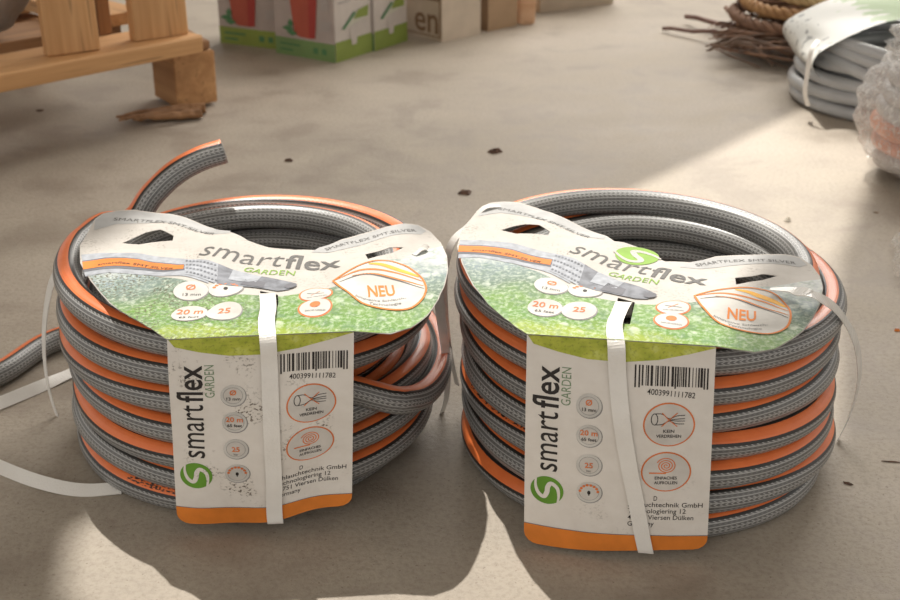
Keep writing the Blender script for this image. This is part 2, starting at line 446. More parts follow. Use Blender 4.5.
class Art:
    """2-D artwork in metres; each piece has a layer number that lifts it a hair above the card"""
    def __init__(s): s.p = []
    def poly(s, layer, mat, vs, fs): s.p.append((layer, mat, vs, fs))
    def area(s, layer, mat, outline, holes=(), step=0.004): s.poly(layer, mat, *fill([tuple(q) for q in outline], [[tuple(a) for a in h] for h in holes], step))
    def disc(s, layer, mat, c, rx, ry=None, rot=0.0, n=28):
        ry = ry or rx; vs = [(c[0], c[1])]
        for i in range(n):
            a = 2*PI*i/n; x, y = rx*math.cos(a), ry*math.sin(a)
            vs.append((c[0]+x*math.cos(rot)-y*math.sin(rot), c[1]+x*math.sin(rot)+y*math.cos(rot)))
        s.poly(layer, mat, vs, [(0, 1+i, 1+(i+1) % n) for i in range(n)])
    def stroke(s, layer, mat, pts, w, closed=False):
        pts = [Vector(p) for p in pts]; n = len(pts); vs = []; fs = []
        ws = w if isinstance(w, (list, tuple)) else [w]*n
        for i in range(n):
            a = pts[(i-1) % n] if closed else pts[max(i-1, 0)]; b = pts[(i+1) % n] if closed else pts[min(i+1, n-1)]
            t = (b-a).normalized(); nn = Vector((-t.y, t.x))*ws[i]/2
            vs += [tuple(pts[i]-nn), tuple(pts[i]+nn)]
        for i in range(n if closed else n-1):
            j = (i+1) % n; fs.append((2*i, 2*j, 2*j+1, 2*i+1))
        s.poly(layer, mat, vs, fs)
    def ring(s, layer, mat, c, rx, ry, w, n=36):
        s.stroke(layer, mat, [(c[0]+rx*math.cos(2*PI*i/n), c[1]+ry*math.sin(2*PI*i/n)) for i in range(n)], w, True)
    def text(s, layer, mat, t, pos, size, rot=0.0, width=None, offset=0.0, align='LEFT', ysc=1.0):
        vs, fs = text_flat(t, size, offset, align)
        if width:
            x0 = min(v[0] for v in vs); x1 = max(v[0] for v in vs); k = width/(x1-x0)
            if align == 'LEFT': vs = [((v[0]-x0)*k, v[1]) for v in vs]
            else: vs = [((v[0]-(x0+x1)/2)*k, v[1]) for v in vs]
        cr, sr = math.cos(rot), math.sin(rot)
        vs = [(pos[0]+x*cr-y*ysc*sr, pos[1]+x*sr+y*ysc*cr) for x, y in vs]
        s.poly(layer, mat, vs, fs)
    def text_path(s, layer, mat, t, path, size, offset=0.0):
        vs, fs = text_flat(t, size, offset); path = [Vector(p) for p in path]
        sm = spline([(p.x, p.y, 0) for p in path], 40); L = [0.0]
        for i in range(1, 41): L.append(L[-1]+(sm[i]-sm[i-1]).length)
        x0 = min(v[0] for v in vs); x1 = max(v[0] for v in vs); out = []
        for x, y in vs:
            q = (x-x0)/(x1-x0)*L[-1]; i = 0
            while i < 39 and L[i+1] < q: i += 1
            f = (q-L[i])/(L[i+1]-L[i]); p = sm[i].lerp(sm[i+1], f); tn = (sm[min(i+2, 40)]-sm[max(i-1, 0)]).normalized()
            out.append((p.x-tn.y*y, p.y+tn.x*y))
        s.poly(layer, mat, out, fs)
    def swoosh(s, layer, mat, c, r, rot, cut, sy=1.0):
        """round emblem: disc with a pale S curve running through it"""
        def T(x, y):
            y *= sy; return (c[0]+x*math.cos(rot)-y*math.sin(rot), c[1]+x*math.sin(rot)+y*math.cos(rot))
        n = 36
        s.poly(layer, mat, [T(0, 0)]+[T(r*math.cos(2*PI*i/n), r*math.sin(2*PI*i/n)) for i in range(n)], [(0, 1+i, 1+(i+1) % n) for i in range(n)])
        pts = spline([(r*1.02, r*0.42, 0), (r*0.45, r*0.60, 0), (-r*0.12, r*0.56, 0), (-r*0.42, r*0.30, 0), (-r*0.12, r*0.03, 0), (r*0.25, -r*0.12, 0), (r*0.46, -r*0.38, 0), (r*0.10, -r*0.66, 0), (-r*0.45, -r*0.62, 0), (-r*1.02, -r*0.40, 0)], 44)
        ws = [r*(0.10+0.20*math.sin(PI*i/44)) for i in range(45)]
        pts = [T(p.x, p.y) for p in pts]
        s.stroke(layer+1, cut, pts, ws)
    def build(s, name, surf, parent, lift=0.00017, remap=None, base=0.00045):
        mats = []; mb = MB()
        for layer, mat, vs, fs in s.p:
            mat = (remap or {}).get(mat, mat)
            if mat not in mats: mats.append(mat)
            if layer > 0: vs, fs = finer(vs, fs, 0.005)
            V3 = [surf(x, y, base+lift*layer) for x, y in vs]
            uv = [vs[i] for f in fs for i in f]
            mb.add(V3, fs, uv, mats.index(mat))
            if layer == 0:                                     # back of the card, gives it thickness
                mb.add([surf(x, y, 0.0) for x, y in vs], [f[::-1] for f in fs], [vs[i] for f in fs for i in f[::-1]], mats.index(mat))
        return mb.obj(name, [M[m] for m in mats], parent)

# ---- artwork of the top card, measured on the right-hand coil (card plane z = ZT)
ZT = 0.145
R0 = G(527, 333, ZT); R1 = G(716, 347, ZT)
fx = (R1-R0).normalized(); fy = Vector((-fx.y, fx.x, 0)); CW = (R1-R0).length
def q(px, py):
    d = G(px, py, ZT+0.002*min(1, max(0, (345-py)/40))+0.004*min(1, max(0, (345-py)/130)))-R0; return (d.dot(fx), d.dot(fy))
OUT = [(527, 333), (516, 326), (505, 317), (488, 302), (473, 284), (462, 263), (457, 246), (461, 232), (471, 221), (482, 210), (490, 207), (503, 207),
       (520, 208), (536, 211), (552, 215), (570, 222), (590, 230), (606, 237), (614, 243), (624, 244), (640, 248), (655, 257), (665, 262), (690, 263),
       (703, 261), (716, 258), (735, 257), (760, 257), (785, 257), (800, 259), (812, 265), (820, 276), (823, 290), (820, 305), (812, 320),
       (803, 332), (789, 343), (775, 350), (755, 353), (735, 350), (716, 347)]
HL = [(501, 231), (513, 229), (525, 228), (539, 229), (550, 235), (548, 238), (531, 237), (516, 236)]
HR = [(735, 279), (751, 278), (763, 276), (778, 277), (763, 281), (749, 283), (736, 286)]
HC = [(618, 298), (635, 302), (630, 325), (612, 323)]
OUT2 = OUT[:17]+[(606, 240), (620, 250), (640, 257), (665, 264), (688, 266)]+OUT[24:]
def top_art(emblem):
    top = Art()
    top.area(0, 'paper_top', [q(*p) for p in (OUT if emblem else OUT2)], [[q(*p) for p in h] for h in (HL, HR, HC)], 0.0032)
    MEA = [(527, 333), (516, 326), (505, 317), (488, 302), (474, 284), (464, 265), (459, 252), (480, 254), (520, 266), (552, 281), (585, 297), (612, 302), (645, 304), (680, 304),
           (700, 305), (715, 296), (740, 288), (775, 286), (800, 282), (821, 280), (822, 292), (819, 305), (811, 320), (802, 332), (788, 343), (774, 350), (755, 352.5), (735, 350), (716, 347)]
    top.area(1, 'meadow', [q(*p) for p in MEA], [[q(*p) for p in HC]], 0.0032)
    # pale border band that carries the small lettering
    top.area(1, 'palegray', [q(*p) for p in [(482, 211), (490, 208), (503, 208), (520, 209), (536, 212), (552, 216), (570, 223), (590, 231), (606, 238), (604, 241), (588, 238), (568, 231), (545, 224), (520, 219), (500, 217), (478, 219)]], (), 0.004)
    top.area(1, 'palegray', [q(*p) for p in [(690, 263.5), (716, 259), (735, 258), (760, 258), (785, 258), (799, 260), (807, 265), (800, 268), (780, 267), (755, 267), (730, 267), (700, 269), (680, 268)]], (), 0.004)
    top.text_path(2, 'grayink', 'SMARTFLEX SMT.SILVER', [q(498, 214.5), q(520, 218), (q(545, 225)), q(568, 232), q(588, 239)], 0.0052)
    top.text_path(2, 'grayink', 'SMARTFLEX SMT.SILVER', [q(697, 267), q(725, 264), q(760, 265), q(796, 266)], 0.0052)
    # pictured hose
    def band(layer, mat, up, lo): top.area(layer, mat, [q(*p) for p in up]+[q(*p) for p in lo[::-1]], (), 0.004)
    band(2, 'tubelight', [(460, 240), (480, 239), (511, 244), (553, 254), (575, 262)], [(458, 258), (480, 259), (515, 264), (550, 276), (570, 284)])
    band(3, 'tubedark', [(459, 245), (480, 245), (512, 250), (553, 260)], [(458, 254), (480, 256), (515, 260), (551, 269)])
    band(4, 'orange', [(459, 246), (480, 246.5), (512, 251), (552, 261)], [(458, 252), (480, 254), (515, 258), (550, 267)])
    top.text_path(5, 'ink', 'smartflex SMT.SILVER', [q(472, 252), q(490, 253.5), q(515, 257.5), q(540, 264)], 0.0042)
    band(3, 'tubelight', [(553, 254), (575, 261), (587, 267)], [(550, 274), (568, 281), (580, 286)])
    band(4, 'tubegray', [(585, 266), (605, 275), (622, 282), (640, 288), (653, 293)], [(578, 285), (597, 291), (618, 296), (635, 299), (648, 299)])
    band(5, 'tubelight', [(598, 272), (612, 278), (624, 283)], [(590, 282), (603, 286), (616, 289)])
    band(5, 'tubedark', [(608, 283), (618, 287), (626, 290)], [(600, 290), (610, 293), (622, 296)])
    top.disc(6, 'tubedark', q(650, 296), 0.0042, 0.0030, 0.5)
    for i in range(9):
        for j in range(4):
            px = 556+i*3.2+j*-1.2; py = 257+i*1.25+j*5.0
            if px < 586: top.disc(5, 'tubegray', q(px, py), 0.0008, 0.0012, n=6)
    # name
    top.text_path(2, 'grayink', 'smart', [q(568, 254), q(600, 264.5), q(645, 276.5)], 0.0245, -0.0002)
    top.text_path(2, 'grayink', 'flex', [q(648, 278), q(680, 284), q(706, 287.5)], 0.0235, 0.0003)
    top.text_path(2, 'lime', 'GARDEN', [q(607, 274), q(630, 281), q(657, 286)], 0.0088)
    dv = Vector(q(655, 263))-Vector(q(618, 250)); rt = math.atan2(dv.y, dv.x)
    if emblem: top.swoosh(2, 'lime', q(637, 256.5), 0.0142, rt, 'paper_top')
    # round buttons
    for (px, py, t1, t2) in ((551, 288, '%s' % '\u00d8', '13 mm'), (585, 291, '', ''), (545, 307, '20 m', '65 feet'), (579, 311, '25', '')):
        c = Vector(q(px, py)); top.disc(2, 'ring', c+Vector((0.0004, -0.0005)), 0.0107, 0.0104); top.disc(3, 'white', c, 0.0104, 0.0101)
        if t1: top.text(4, 'redorange', t1, c+Vector((0, 0.0005 if t2 else -0.0022)), 0.0078, -0.08, None, 0.0001, 'CENTER')
        if t2: top.text(4, 'ink', t2, c+Vector((0, -0.0058)), 0.0042, -0.08, None, 0.0, 'CENTER')
        if not t1 and not t2:
            for i in range(7):
                a = PI*(0.12+0.76*i/6); top.disc(4, 'redorange', c+Vector((math.cos(a), math.sin(a)))*0.0072, 0.0012, n=8)
            top.disc(4, 'ink', c, 0.0014, 0.0022, n=10)
    for (px, py) in ((673, 309), (671, 323)):
        c = Vector(q(px, py)); top.disc(2, 'redorange', c, 0.0104, 0.0100); top.disc(3, 'white', c, 0.0093, 0.0090)
        if py < 315:
            top.stroke(4, 'grayink', [c+Vector((-0.005, 0.003)), c+Vector((0.005, -0.0005))], 0.0005); top.stroke(4, 'redorange', [c+Vector((-0.003, -0.0005)), c+Vector((0.003, 0.0045))], 0.0005)
        else: top.disc(4, 'redorange', c+Vector((0, 0.0022)), 0.0032, n=16)
        top.text(4, 'grayink', 'KEIN VERDREHEN' if py < 315 else 'EINFACHES AUFROLLEN', c+Vector((0, -0.0048)), 0.0022, -0.1, 0.012, 0, 'CENTER')
    # leaf-shaped panel with NEU
    leaf = [(694, 299), (712, 295), (735, 290.5), (750, 289), (763, 290), (774, 294), (782, 301), (789, 311), (790, 322), (785, 330), (769, 335.5), (743, 332), (718, 323), (702, 310)]
    lp = [tuple(p.xy) for p in spline([(*q(*p), 0) for p in leaf+[leaf[0]]], 60)][:-1]
    top.area(2, 'white', lp, (), 0.005); top.stroke(4, 'orange', lp, 0.0013, True)
    def sw(mat, pts, w):
        P = [tuple(p.xy) for p in spline([(*q(*p), 0) for p in pts], 24)]
        top.stroke(3, mat, P, [w*(0.25+0.75*math.sin(PI*(i+1)/26)) for i in range(25)])
    sw('yellow', [(735, 292), (752, 294), (772, 301), (786, 308)], 0.0050)
    sw('orange', [(696, 299), (728, 297), (760, 301), (788, 313)], 0.0020)
    sw('grayink', [(700, 302), (730, 301), (758, 308), (788, 321)], 0.0014)
    sw('orange', [(715, 300), (742, 302), (765, 309), (788, 318)], 0.0016)
    top.text_path(3, 'orange', 'NEU', [q(727, 319.5), q(741, 321), q(756, 322.5)], 0.0165, 0.0004)
    top.text_path(3, 'grayink', 'Innovative Schlauch-', [q(713, 318.5), q(740, 326), q(768, 327.5)], 0.0032)
    top.text_path(3, 'grayink', 'Technologie', [q(727, 326), q(745, 330), q(762, 331)], 0.0032)


    return top
top_with_emblem = top_art(True); top_plain = top_art(False)

# ---- artwork of the hanging front card: metres, origin bottom-left, width CW, height CH
CH = 0.142
def proj(P):
    z = P.z-CAMH; d = P.y*math.cos(TH)-z*math.sin(TH); u = P.y*math.sin(TH)+z*math.cos(TH)
    return Vector((450+F*P.x/d, 300-F*u/d))
RB0 = V(524, 541, 0.640); RB1 = V(707, 548, 0.626)
def card_pt(x, y):
    u = x/CW; v = 1-y/CH; n_ = fx.cross(Vector((0, 0, 1))).normalized()
    return R0.lerp(R1, u).lerp(RB0.lerp(RB1, u), v)+n_*(0.0062*math.sin(PI*u)*min(1, v*3)+0.002*math.sin(PI*v))
def f(px, py):                          # measured on the right-hand card -> metres on the card
    x, y = f_lin(px, py); tgt = Vector((px, py))
    for _ in range(6):
        p = proj(card_pt(x, y)); a = (proj(card_pt(x+1e-4, y))-p)/1e-4; b = (proj(card_pt(x, y+1e-4))-p)/1e-4
        e = tgt-p; D = a.x*b.y-a.y*b.x; x += (e.x*b.y-e.y*b.x)/D; y += (a.x*e.y-a.y*e.x)/D
    return (x, y)
def f_lin(px, py):
    v = (py-(333+14*(px-527)/189))/(207-3*(px-527)/189); u = (px-(527-3*v))/((189-6*v)); return (u*CW, (1-v)*CH)
def card(name_base):
    a = Art(); W = CW; H = CH; r = 0.008
    out = [(0, H), (0, r)]+[(r-r*math.cos(t), r-r*math.sin(t)) for t in (0.4, 0.8, 1.2)]+[(r, 0), (W-r, 0)]+[(W-r+r*math.sin(t), r-r*math.cos(t)) for t in (0.4, 0.8, 1.2)]+[(W, r), (W, H)]
    a.area(0, 'paper', out, (), 0.0035)
    a.area(1, 'meadow_edge', [(0.0, H), (0.004, H-0.006), (0.018, H-0.0095), (0.035, H-0.0125), (0.055, H-0.0128), (0.075, H-0.0102), (0.092, H-0.0055), (W, H-0.0005), (W, H)], (), 0.004)
    ob = [(0, 0.0145), (0, r)]+[(r-r*math.cos(t), r-r*math.sin(t)) for t in (0.4, 0.8, 1.2)]+[(r, 0), (W-r, 0)]+[(W-r+r*math.sin(t), r-r*math.cos(t)) for t in (0.4, 0.8, 1.2)]+[(W, r), (W, 0.0105), (W*0.8, 0.0108), (W*0.5, 0.0125), (W*0.25, 0.0140)]
    a.area(1, 'orange', ob, (), 0.005)
    a.stroke(2, 'tubedark', [(0, 0.0147), (W*0.25, 0.0142), (W*0.5, 0.0127), (W*0.8, 0.0110), (W, 0.0107)], 0.0004)
    x = f(557, 470)[0]
    a.text(1, 'ink', 'smart', (x, f(557, 471)[1]), 0.0215, PI/2, f(557, 412)[1]-f(557, 471)[1], 0.00004, ysc=1.0)
    a.text(1, 'ink', 'flex', (x, f(557, 409)[1]), 0.0215, PI/2, f(557, 366)[1]-f(557, 409)[1], 0.00030, ysc=1.0)
    a.text(1, 'greengray', 'GARDEN', (f(570.5, 405)[0], f(569, 405)[1]), 0.0080, PI/2, f(569, 367)[1]-f(569, 405)[1])
    a.swoosh(1, 'green', f(547, 489), 0.0098, PI/2+0.25, 'paper')
    for (px, py, t1, t2) in ((589, 405, '\u00d8', '13 mm'), (589, 435, '20 m', '65 feet'), (589, 464, '25', ''), (589, 491, '', '')):
        c = Vector(f(px, py)); a.disc(1, 'ring', c+Vector((0.0003, -0.0004)), 0.0076, n=32); a.disc(2, 'white', c, 0.0073, n=32); a.ring(3, 'ring', c, 0.0056, 0.0056, 0.00025); a.disc(2.5, 'face', c, 0.0055, n=32)
        if t1: a.text(4, 'redorange', t1, c+Vector((0, 0.0004 if t2 else -0.0018)), 0.0050, 0, None, 0.0001, 'CENTER')
        if t2: a.text(4, 'ink', t2, c+Vector((0, -0.0033)), 0.0031, 0, None, 0.00004, 'CENTER')
        if t1 == '25':
            a.text(4, 'grayink', 'bar', c+Vector((0, -0.0046)), 0.0022, 0, None, 0, 'CENTER')
        if not t1:
            for i in range(8):
                t = PI*(0.05+0.9*i/7); a.disc(4, 'redorange', c+Vector((math.cos(t), math.sin(t)))*0.0052, 0.0009, n=8)
            a.disc(4, 'white', c-Vector((0, 0.0004)), 0.0030, n=16); a.disc(5, 'ink', c, 0.0010, 0.0015, n=10); a.disc(5, 'ink', c-Vector((0, 0.0018)), 0.0004, n=8)
    # barcode
    br = random.Random(11); P0 = Vector(f(635, 364)); P1 = Vector(f(709, 368)); x = 0.0; LW = (P1-P0).length; hb = 0.0125
    bars = []
    while x < 95:
        w = br.choice((1, 1, 1, 2, 2, 3)); bars.append((x, w)); x += w+br.choice((1, 1, 2, 2, 3))
    tot = bars[-1][0]+bars[-1][1]; ux = (P1-P0)/LW; uy = Vector((-ux.y, ux.x))
    for i, (b0, w) in enumerate(bars):
        s0 = P0+ux*LW*b0/tot; s1 = P0+ux*LW*(b0+w)/tot; h = hb*(1.1 if i in (0, 1, len(bars)//2, len(bars)-1, len(bars)-2) else 1)
        a.poly(1, 'ink', [tuple(s0-uy*h), tuple(s1-uy*h), tuple(s1), tuple(s0)], [(0, 1, 2, 3)])
    p0 = f(647, 394); p1 = f(695, 398)
    a.text(1, 'ink', '4003991111782', p0, 0.0052, math.atan2(p1[1]-p0[1], p1[0]-p0[0]), Vector(p1).xy.__sub__(Vector(p0).xy).length, 0.00003)
    # two ringed pictograms
    c = Vector(f(669, 425)); a.disc(1, 'redorange', c, 0.0146, n=40); a.disc(2, 'face', c, 0.0137, n=40)
    def st(m, pts, w=0.00045): a.stroke(3, m, [tuple(p.xy) for p in spline([(c.x+x, c.y+y, 0) for x, y in pts], 14)], w)
    a.ring(3, 'ink', c+Vector((-0.0082, 0.0038)), 0.0018, 0.0036, 0.00045)
    st('ink', [(-0.0082, 0.0074), (-0.004, 0.0073), (0.0, 0.0045), (0.004, 0.0062), (0.0088, 0.0068)]); st('ink', [(-0.0082, 0.0002), (-0.004, 0.0006), (0.0, 0.0028), (0.004, 0.0012), (0.0085, 0.0010)])
    st('ink', [(0.0, 0.0036), (0.004, 0.0042), (0.0088, 0.0046)]); st('ink', [(0.0, 0.0036), (0.004, 0.0030), (0.0088, 0.0030)])
    st('redorange', [(-0.0042, -0.0008), (0.0, 0.0036), (0.0046, 0.0082)], 0.0006); st('redorange', [(-0.0040, 0.0080), (0.0, 0.0036), (0.0046, -0.0008)], 0.0006)
    a.text(3, 'ink', 'KEIN', c+Vector((0, -0.0050)), 0.0030, 0, 0.0062, 0.00005, 'CENTER'); a.text(3, 'ink', 'VERDREHEN', c+Vector((0, -0.0084)), 0.0030, 0, 0.0140, 0.00005, 'CENTER')
    c = Vector(f(666, 472)); a.disc(1, 'redorange', c, 0.0142, n=40); a.disc(2, 'face', c, 0.0133, n=40)
    a.stroke(3, 'redorange', [(c.x+(0.0004+0.0052*i/90)*math.cos(i*0.24), c.y+0.0045+(0.0004+0.0052*i/90)*math.sin(i*0.24)) for i in range(91)], 0.0006)
    a.stroke(3, 'redorange', [c+Vector((-0.0095, -0.0006)), c+Vector((0.0, -0.0008))], 0.0009)
    a.text(3, 'ink', 'EINFACHES', c+Vector((0, -0.0052)), 0.0030, 0, 0.0125, 0.00005, 'CENTER'); a.text(3, 'ink', 'AUFROLLEN', c+Vector((0, -0.0086)), 0.0030, 0, 0.0130, 0.00005, 'CENTER')
    for i, t in enumerate(('Al             D', 'Schlauchtechnik GmbH', 'Technologiering 12', '41751 Viersen D\u00fclken', 'Germany')):
        a.text(1, 'ink', t, (f(628, 499)[0], f(628, 500+i*6.4)[1]), 0.0049, -0.035, (0.0165, 0.0425, 0.0330, 0.0375, 0.0150)[i], 0.00002)
    return a
front = card('front')

# ---------------------------------------------------------------- the hose coils
def build_coil(name, cx, cy, R, r, zt, a_end, tail=None, loose=None, bulge=None, seed=0, label='', tilt=(0, 0), fold=None, bottom=None, grimy=False, base_R=0.985, inner=None, twist=0.0, slope=0.02, ext=(0.41, 0), lift_back=0.0, shift=(0, 0)):
    root = empty(name, (cx, cy, 0), 0, label, 'garden hose', 'two coils of braided garden hose')
    p = 2*r*1.015; z0 = r+0.0004; z1 = zt-r; NT = (z1-z0)/p; rc = random.Random(seed)
    ph = [rc.uniform(0, 6.28) for _ in range(8)]
    def prof(z, Rb):
        t = (z-zt*0.62)/(zt*0.62)
        return Rb*(1-(1-base_R)*max(0, -t)**2.0) if t < 0 else Rb*(1-0.03*t*t)
    def point(s, Rb, zz, a, k):
        rr = prof(zz, Rb)-r+0.0016*math.sin(2*a+ph[0]+k*1.1)+0.0012*math.sin(3*a+ph[1]-k*2.1)
        z = zz+0.0011*math.sin(2*a+ph[2]+k*0.8)*min(1, zz/0.03)+(tilt[0]*math.cos(a)+tilt[1]*math.sin(a)+lift_back*(1+math.sin(a))/2)*zz/zt
        if bulge:
            b = bulge(s, a)
            if b: rr += b[0]; z += b[1]
        q0 = 1-min(1, zz/zt)
        return Vector((cx+rr*math.cos(a)+shift[0]*q0, cy+rr*math.sin(a)+shift[1]*q0, max(z, r+0.0003)))
    mb = MB(); per = 110
    path = []; ang = []
    if tail:
        mb.add(*tube(tail, r, 20, True, angles=[math.radians(70)]*len(tail)), m=0)
    n = int(NT*per)
    for i in range(int(-ext[0]*per), n+1+int(ext[1]*per)):
        s = i/per; a = a_end+2*PI*(NT-s); zz = z0+p*min(s, NT)
        path.append(point(s, R-max(0, -s)*0.035-max(0, s-NT)*0.042, zz, a, s))
        ang.append(math.radians(70)+0.36*math.sin(s*2.9+ph[3])+0.22*math.sin(a*2+s+ph[4]))
    if loose:
        path += loose[0]; ang += loose[1]
    # ease the joints
    mb.add(*tube(path, r, 20, True, angles=ang), m=0)
    # inner layers
    for li, (Ri, s0, s1, ao) in enumerate(inner or [(R-2*r*0.98, 0.0, NT-0.45, 0.0), (R-3.9*r, 0.0, NT-1.6, 1.9)]):
        path2 = []; ang2 = []
        for i in range(int((s1-s0)*per)+1):
            s = s0+i/per; a = a_end+ao+2*PI*(NT-s)
            path2.append(point(s+9, Ri, z0+p*s+0.0*r, a, s*1.3+5)); ang2.append(math.radians(25)+0.5*math.sin(s*2.2+ph[5])+0.25*math.sin(a+ph[6]))
        mb.add(*tube(path2, r*0.985, 16, True, angles=ang2), m=0)
    h = mb.obj('hose', [M['hose']], root, True)
    # cut end
    def cut(pt, d, up=Vector((0, 0, 1))):
        e = MB(); d = d.normalized(); S = up.cross(d).normalized(); U = d.cross(S); n = 24
        def rg(rad, t): return [pt+d*t+(S*math.cos(2*PI*i/n)+U*math.sin(2*PI*i/n))*rad for i in range(n)]
        v = rg(r*1.0, 0.0004)+rg(r*0.72, 0.0006)+rg(r*0.70, 0.0003)
        e.add(v, [(i, (i+1) % n, n+(i+1) % n, n+i) for i in range(n)], m=0)
        e.add(rg(r*0.72, 0.0005), [tuple(range(n))], m=1)
        e.obj('hose_end', [M['cut'], M['bore']], root)
    if loose: cut(loose[0][-1], loose[0][-1]-loose[0][-2])
    # cards
    F0, F1 = fold; X = (F1-F0).normalized(); Y = Vector((-X.y, X.x, 0)); sc = (F1-F0).length/CW
    cr = random.Random(seed+5); wa = 0.0022 if grimy else 0.0013
    def surf_top(x, y, lift):
        t_ = min(1, max(0, y/0.035)); ro = twist*t_*t_*(3-2*t_); xm = x-CW/2
        x_, y_ = xm*math.cos(ro)-y*math.sin(ro)+CW/2+(0.0075*t_ if grimy else 0), xm*math.sin(ro)+y*math.cos(ro)
        P = F0+X*x_*sc+Y*y_*sc
        w = wa*(math.sin(x*62+y*30+seed)*math.sin(y*55+1.1)+0.5*math.sin(x*110-y*70))
        far = max(0, y-0.10)
        w += far*0.05*(0.5+0.5*math.sin(x*70+seed))            # lobes lift and buckle a little
        # the card sags over the rim beyond the coil
        rim = math.hypot(P.x-cx, P.y-cy)-(R-0.006)
        w -= max(0, rim)**2*6 if y > 0.012 else 0
        e = min(1, y/0.03)
        P.z += lift+max(w, -0.0010)*e+0.0024*min(1, y/0.04)+y*slope
        return P
    B0, B1 = bottom
    nrm = X.cross(Vector((0, 0, 1))).normalized()
    def surf_front(x, y, lift):
        u = x/CW; v = 1-y/CH
        a = F0.lerp(F1, u); b = B0.lerp(B1, u); P = a.lerp(b, v)
        bow = 0.0062*math.sin(PI*u)*min(1, v*3) + 0.002*math.sin(PI*v)
        if grimy: bow += 0.0012*math.sin(v*9+u*5)+0.0015*math.sin(u*14)*v
        P += nrm*(bow+lift)
        P.z += 0.002*math.sin(u*7+seed)*v*(1 if grimy else 0.4)
        return P
    rm = {'paper': 'paper_grimy', 'meadow': 'meadow_grimy'} if grimy else None
    tc = (top_plain if grimy else top_with_emblem).build('top_card', surf_top, root, remap=rm); fc = front.build('front_card', surf_front, root, remap=rm)
    return root, surf_top, surf_front, X, nrm

# right-hand coil
cxr, cyr = 0.1325, 0.772
coilR, stR, sfR, XR, nR = build_coil('garden_hose_coil', cxr, cyr, 0.1285, 0.0096, 0.1435, math.radians(145), seed=3,
    label='garden hose coil with a clean white product card and tidy closed turns',
    tilt=(-0.002, 0.005), fold=(R0, R1), bottom=(RB0, RB1), ext=(0.5, 0.46), shift=(0.004, -0.009))
# left-hand coil
cxl, cyl = -0.1400, 0.791; rl = 0.0093; ztl = 0.1350
L0 = G(167, 338, 0.137); L1 = G(354, 332, 0.137)
tail = spline([G(-60, 398, rl), G(0, 373, rl), G(58, 339, rl), Vector((-0.250, 0.940, rl)), Vector((-0.17, 0.948, rl))], 60)
def polar(cx, cy, r, a, z): return Vector((cx+r*math.cos(a), cy+r*math.sin(a), z))
ae = math.radians(168)
lo = [polar(cxl, cyl, 0.1195, math.radians(156), 0.1350), V(133, 220, 0.862), V(152, 195, 0.873), V(175, 173, 0.881), V(200, 159, 0.888), V(224, 151, 0.893)]
lo = spline([polar(cxl, cyl, 0.119, ae, 0.1345)]+lo, 50)[2:]
loang = [math.radians(66+30*i/len(lo)) for i in range(len(lo))]
NTl = (ztl-2*rl-0.0004)/(2*rl*1.015); s_star = NTl+(ae-math.radians(0))/(2*PI); s_star -= round(s_star-3.55)
def bulge(s, a):
    # one loose turn slumps across its neighbours on the right and sticks out
    d = abs(s-s_star)*2*PI/math.radians(56)
    if d >= 1: return None
    w = 1-d*d; w = w*w*(3-2*w)
    return (0.0160*min(1, w*1.9), -0.030*w)
coilL, stL, sfL, XL, nL = build_coil('garden_hose_coil', cxl, cyl, 0.1275, rl, ztl, ae, tail=tail, loose=(lo, loang), bulge=bulge, seed=8,
    label='dirt-speckled garden hose coil with one loose cut end rising at its back rim',
    tilt=(-0.001, 0.0), lift_back=0.015, shift=(0.002, -0.003), fold=(L0, L1), bottom=(V(178, 524, 0.656), V(352, 504, 0.660)), grimy=True, twist=math.radians(8), slope=0.045)

# straps over the cards and thin bands at the sides (parts of their coils)
def onfront(sf, u, v, l=0.0016): return sf(u*CW, (1-v)*CH, l)
def strap(root, st, sf, hole, us, bend, X, wid):
    hx, hy = hole
    pts = [st(hx, hy+0.004, -0.008), st(hx, hy, 0.0020), st(hx+bend*0.4, hy*0.6, 0.0035), st(hx+bend*0.7, hy*0.25, 0.0030)]
    pts.append(onfront(sf, us[0], 0.02, 0.0038))
    for i in range(1, len(us)): pts.append(onfront(sf, us[i], [0, .15, .35, .55, .75, .92, 1.005][i], 0.0021))
    pts.append(onfront(sf, us[-1], 1.01, -0.004))
    return add_ribbon('strap', root, M['strap'], pts, X, wid, 0.0005, n=90)
strap(coilR, stR, sfR, q(624, 305), [(f_ - 527)/189 for f_ in (618, 620, 626, 634, 643, 650, 654)], -0.006, XR, [0.0095, 0.0095, 0.0085, 0.0092, 0.0100, 0.0100, 0.0098, 0.0096, 0.0094, 0.0092, 0.0090, 0.0090])
strap(coilL, stL, sfL, (q(624, 303)), [(x_)/187 for x_ in (101, 102, 103, 104, 105, 104.5, 105.5)], 0.001, XL, 0.0098)
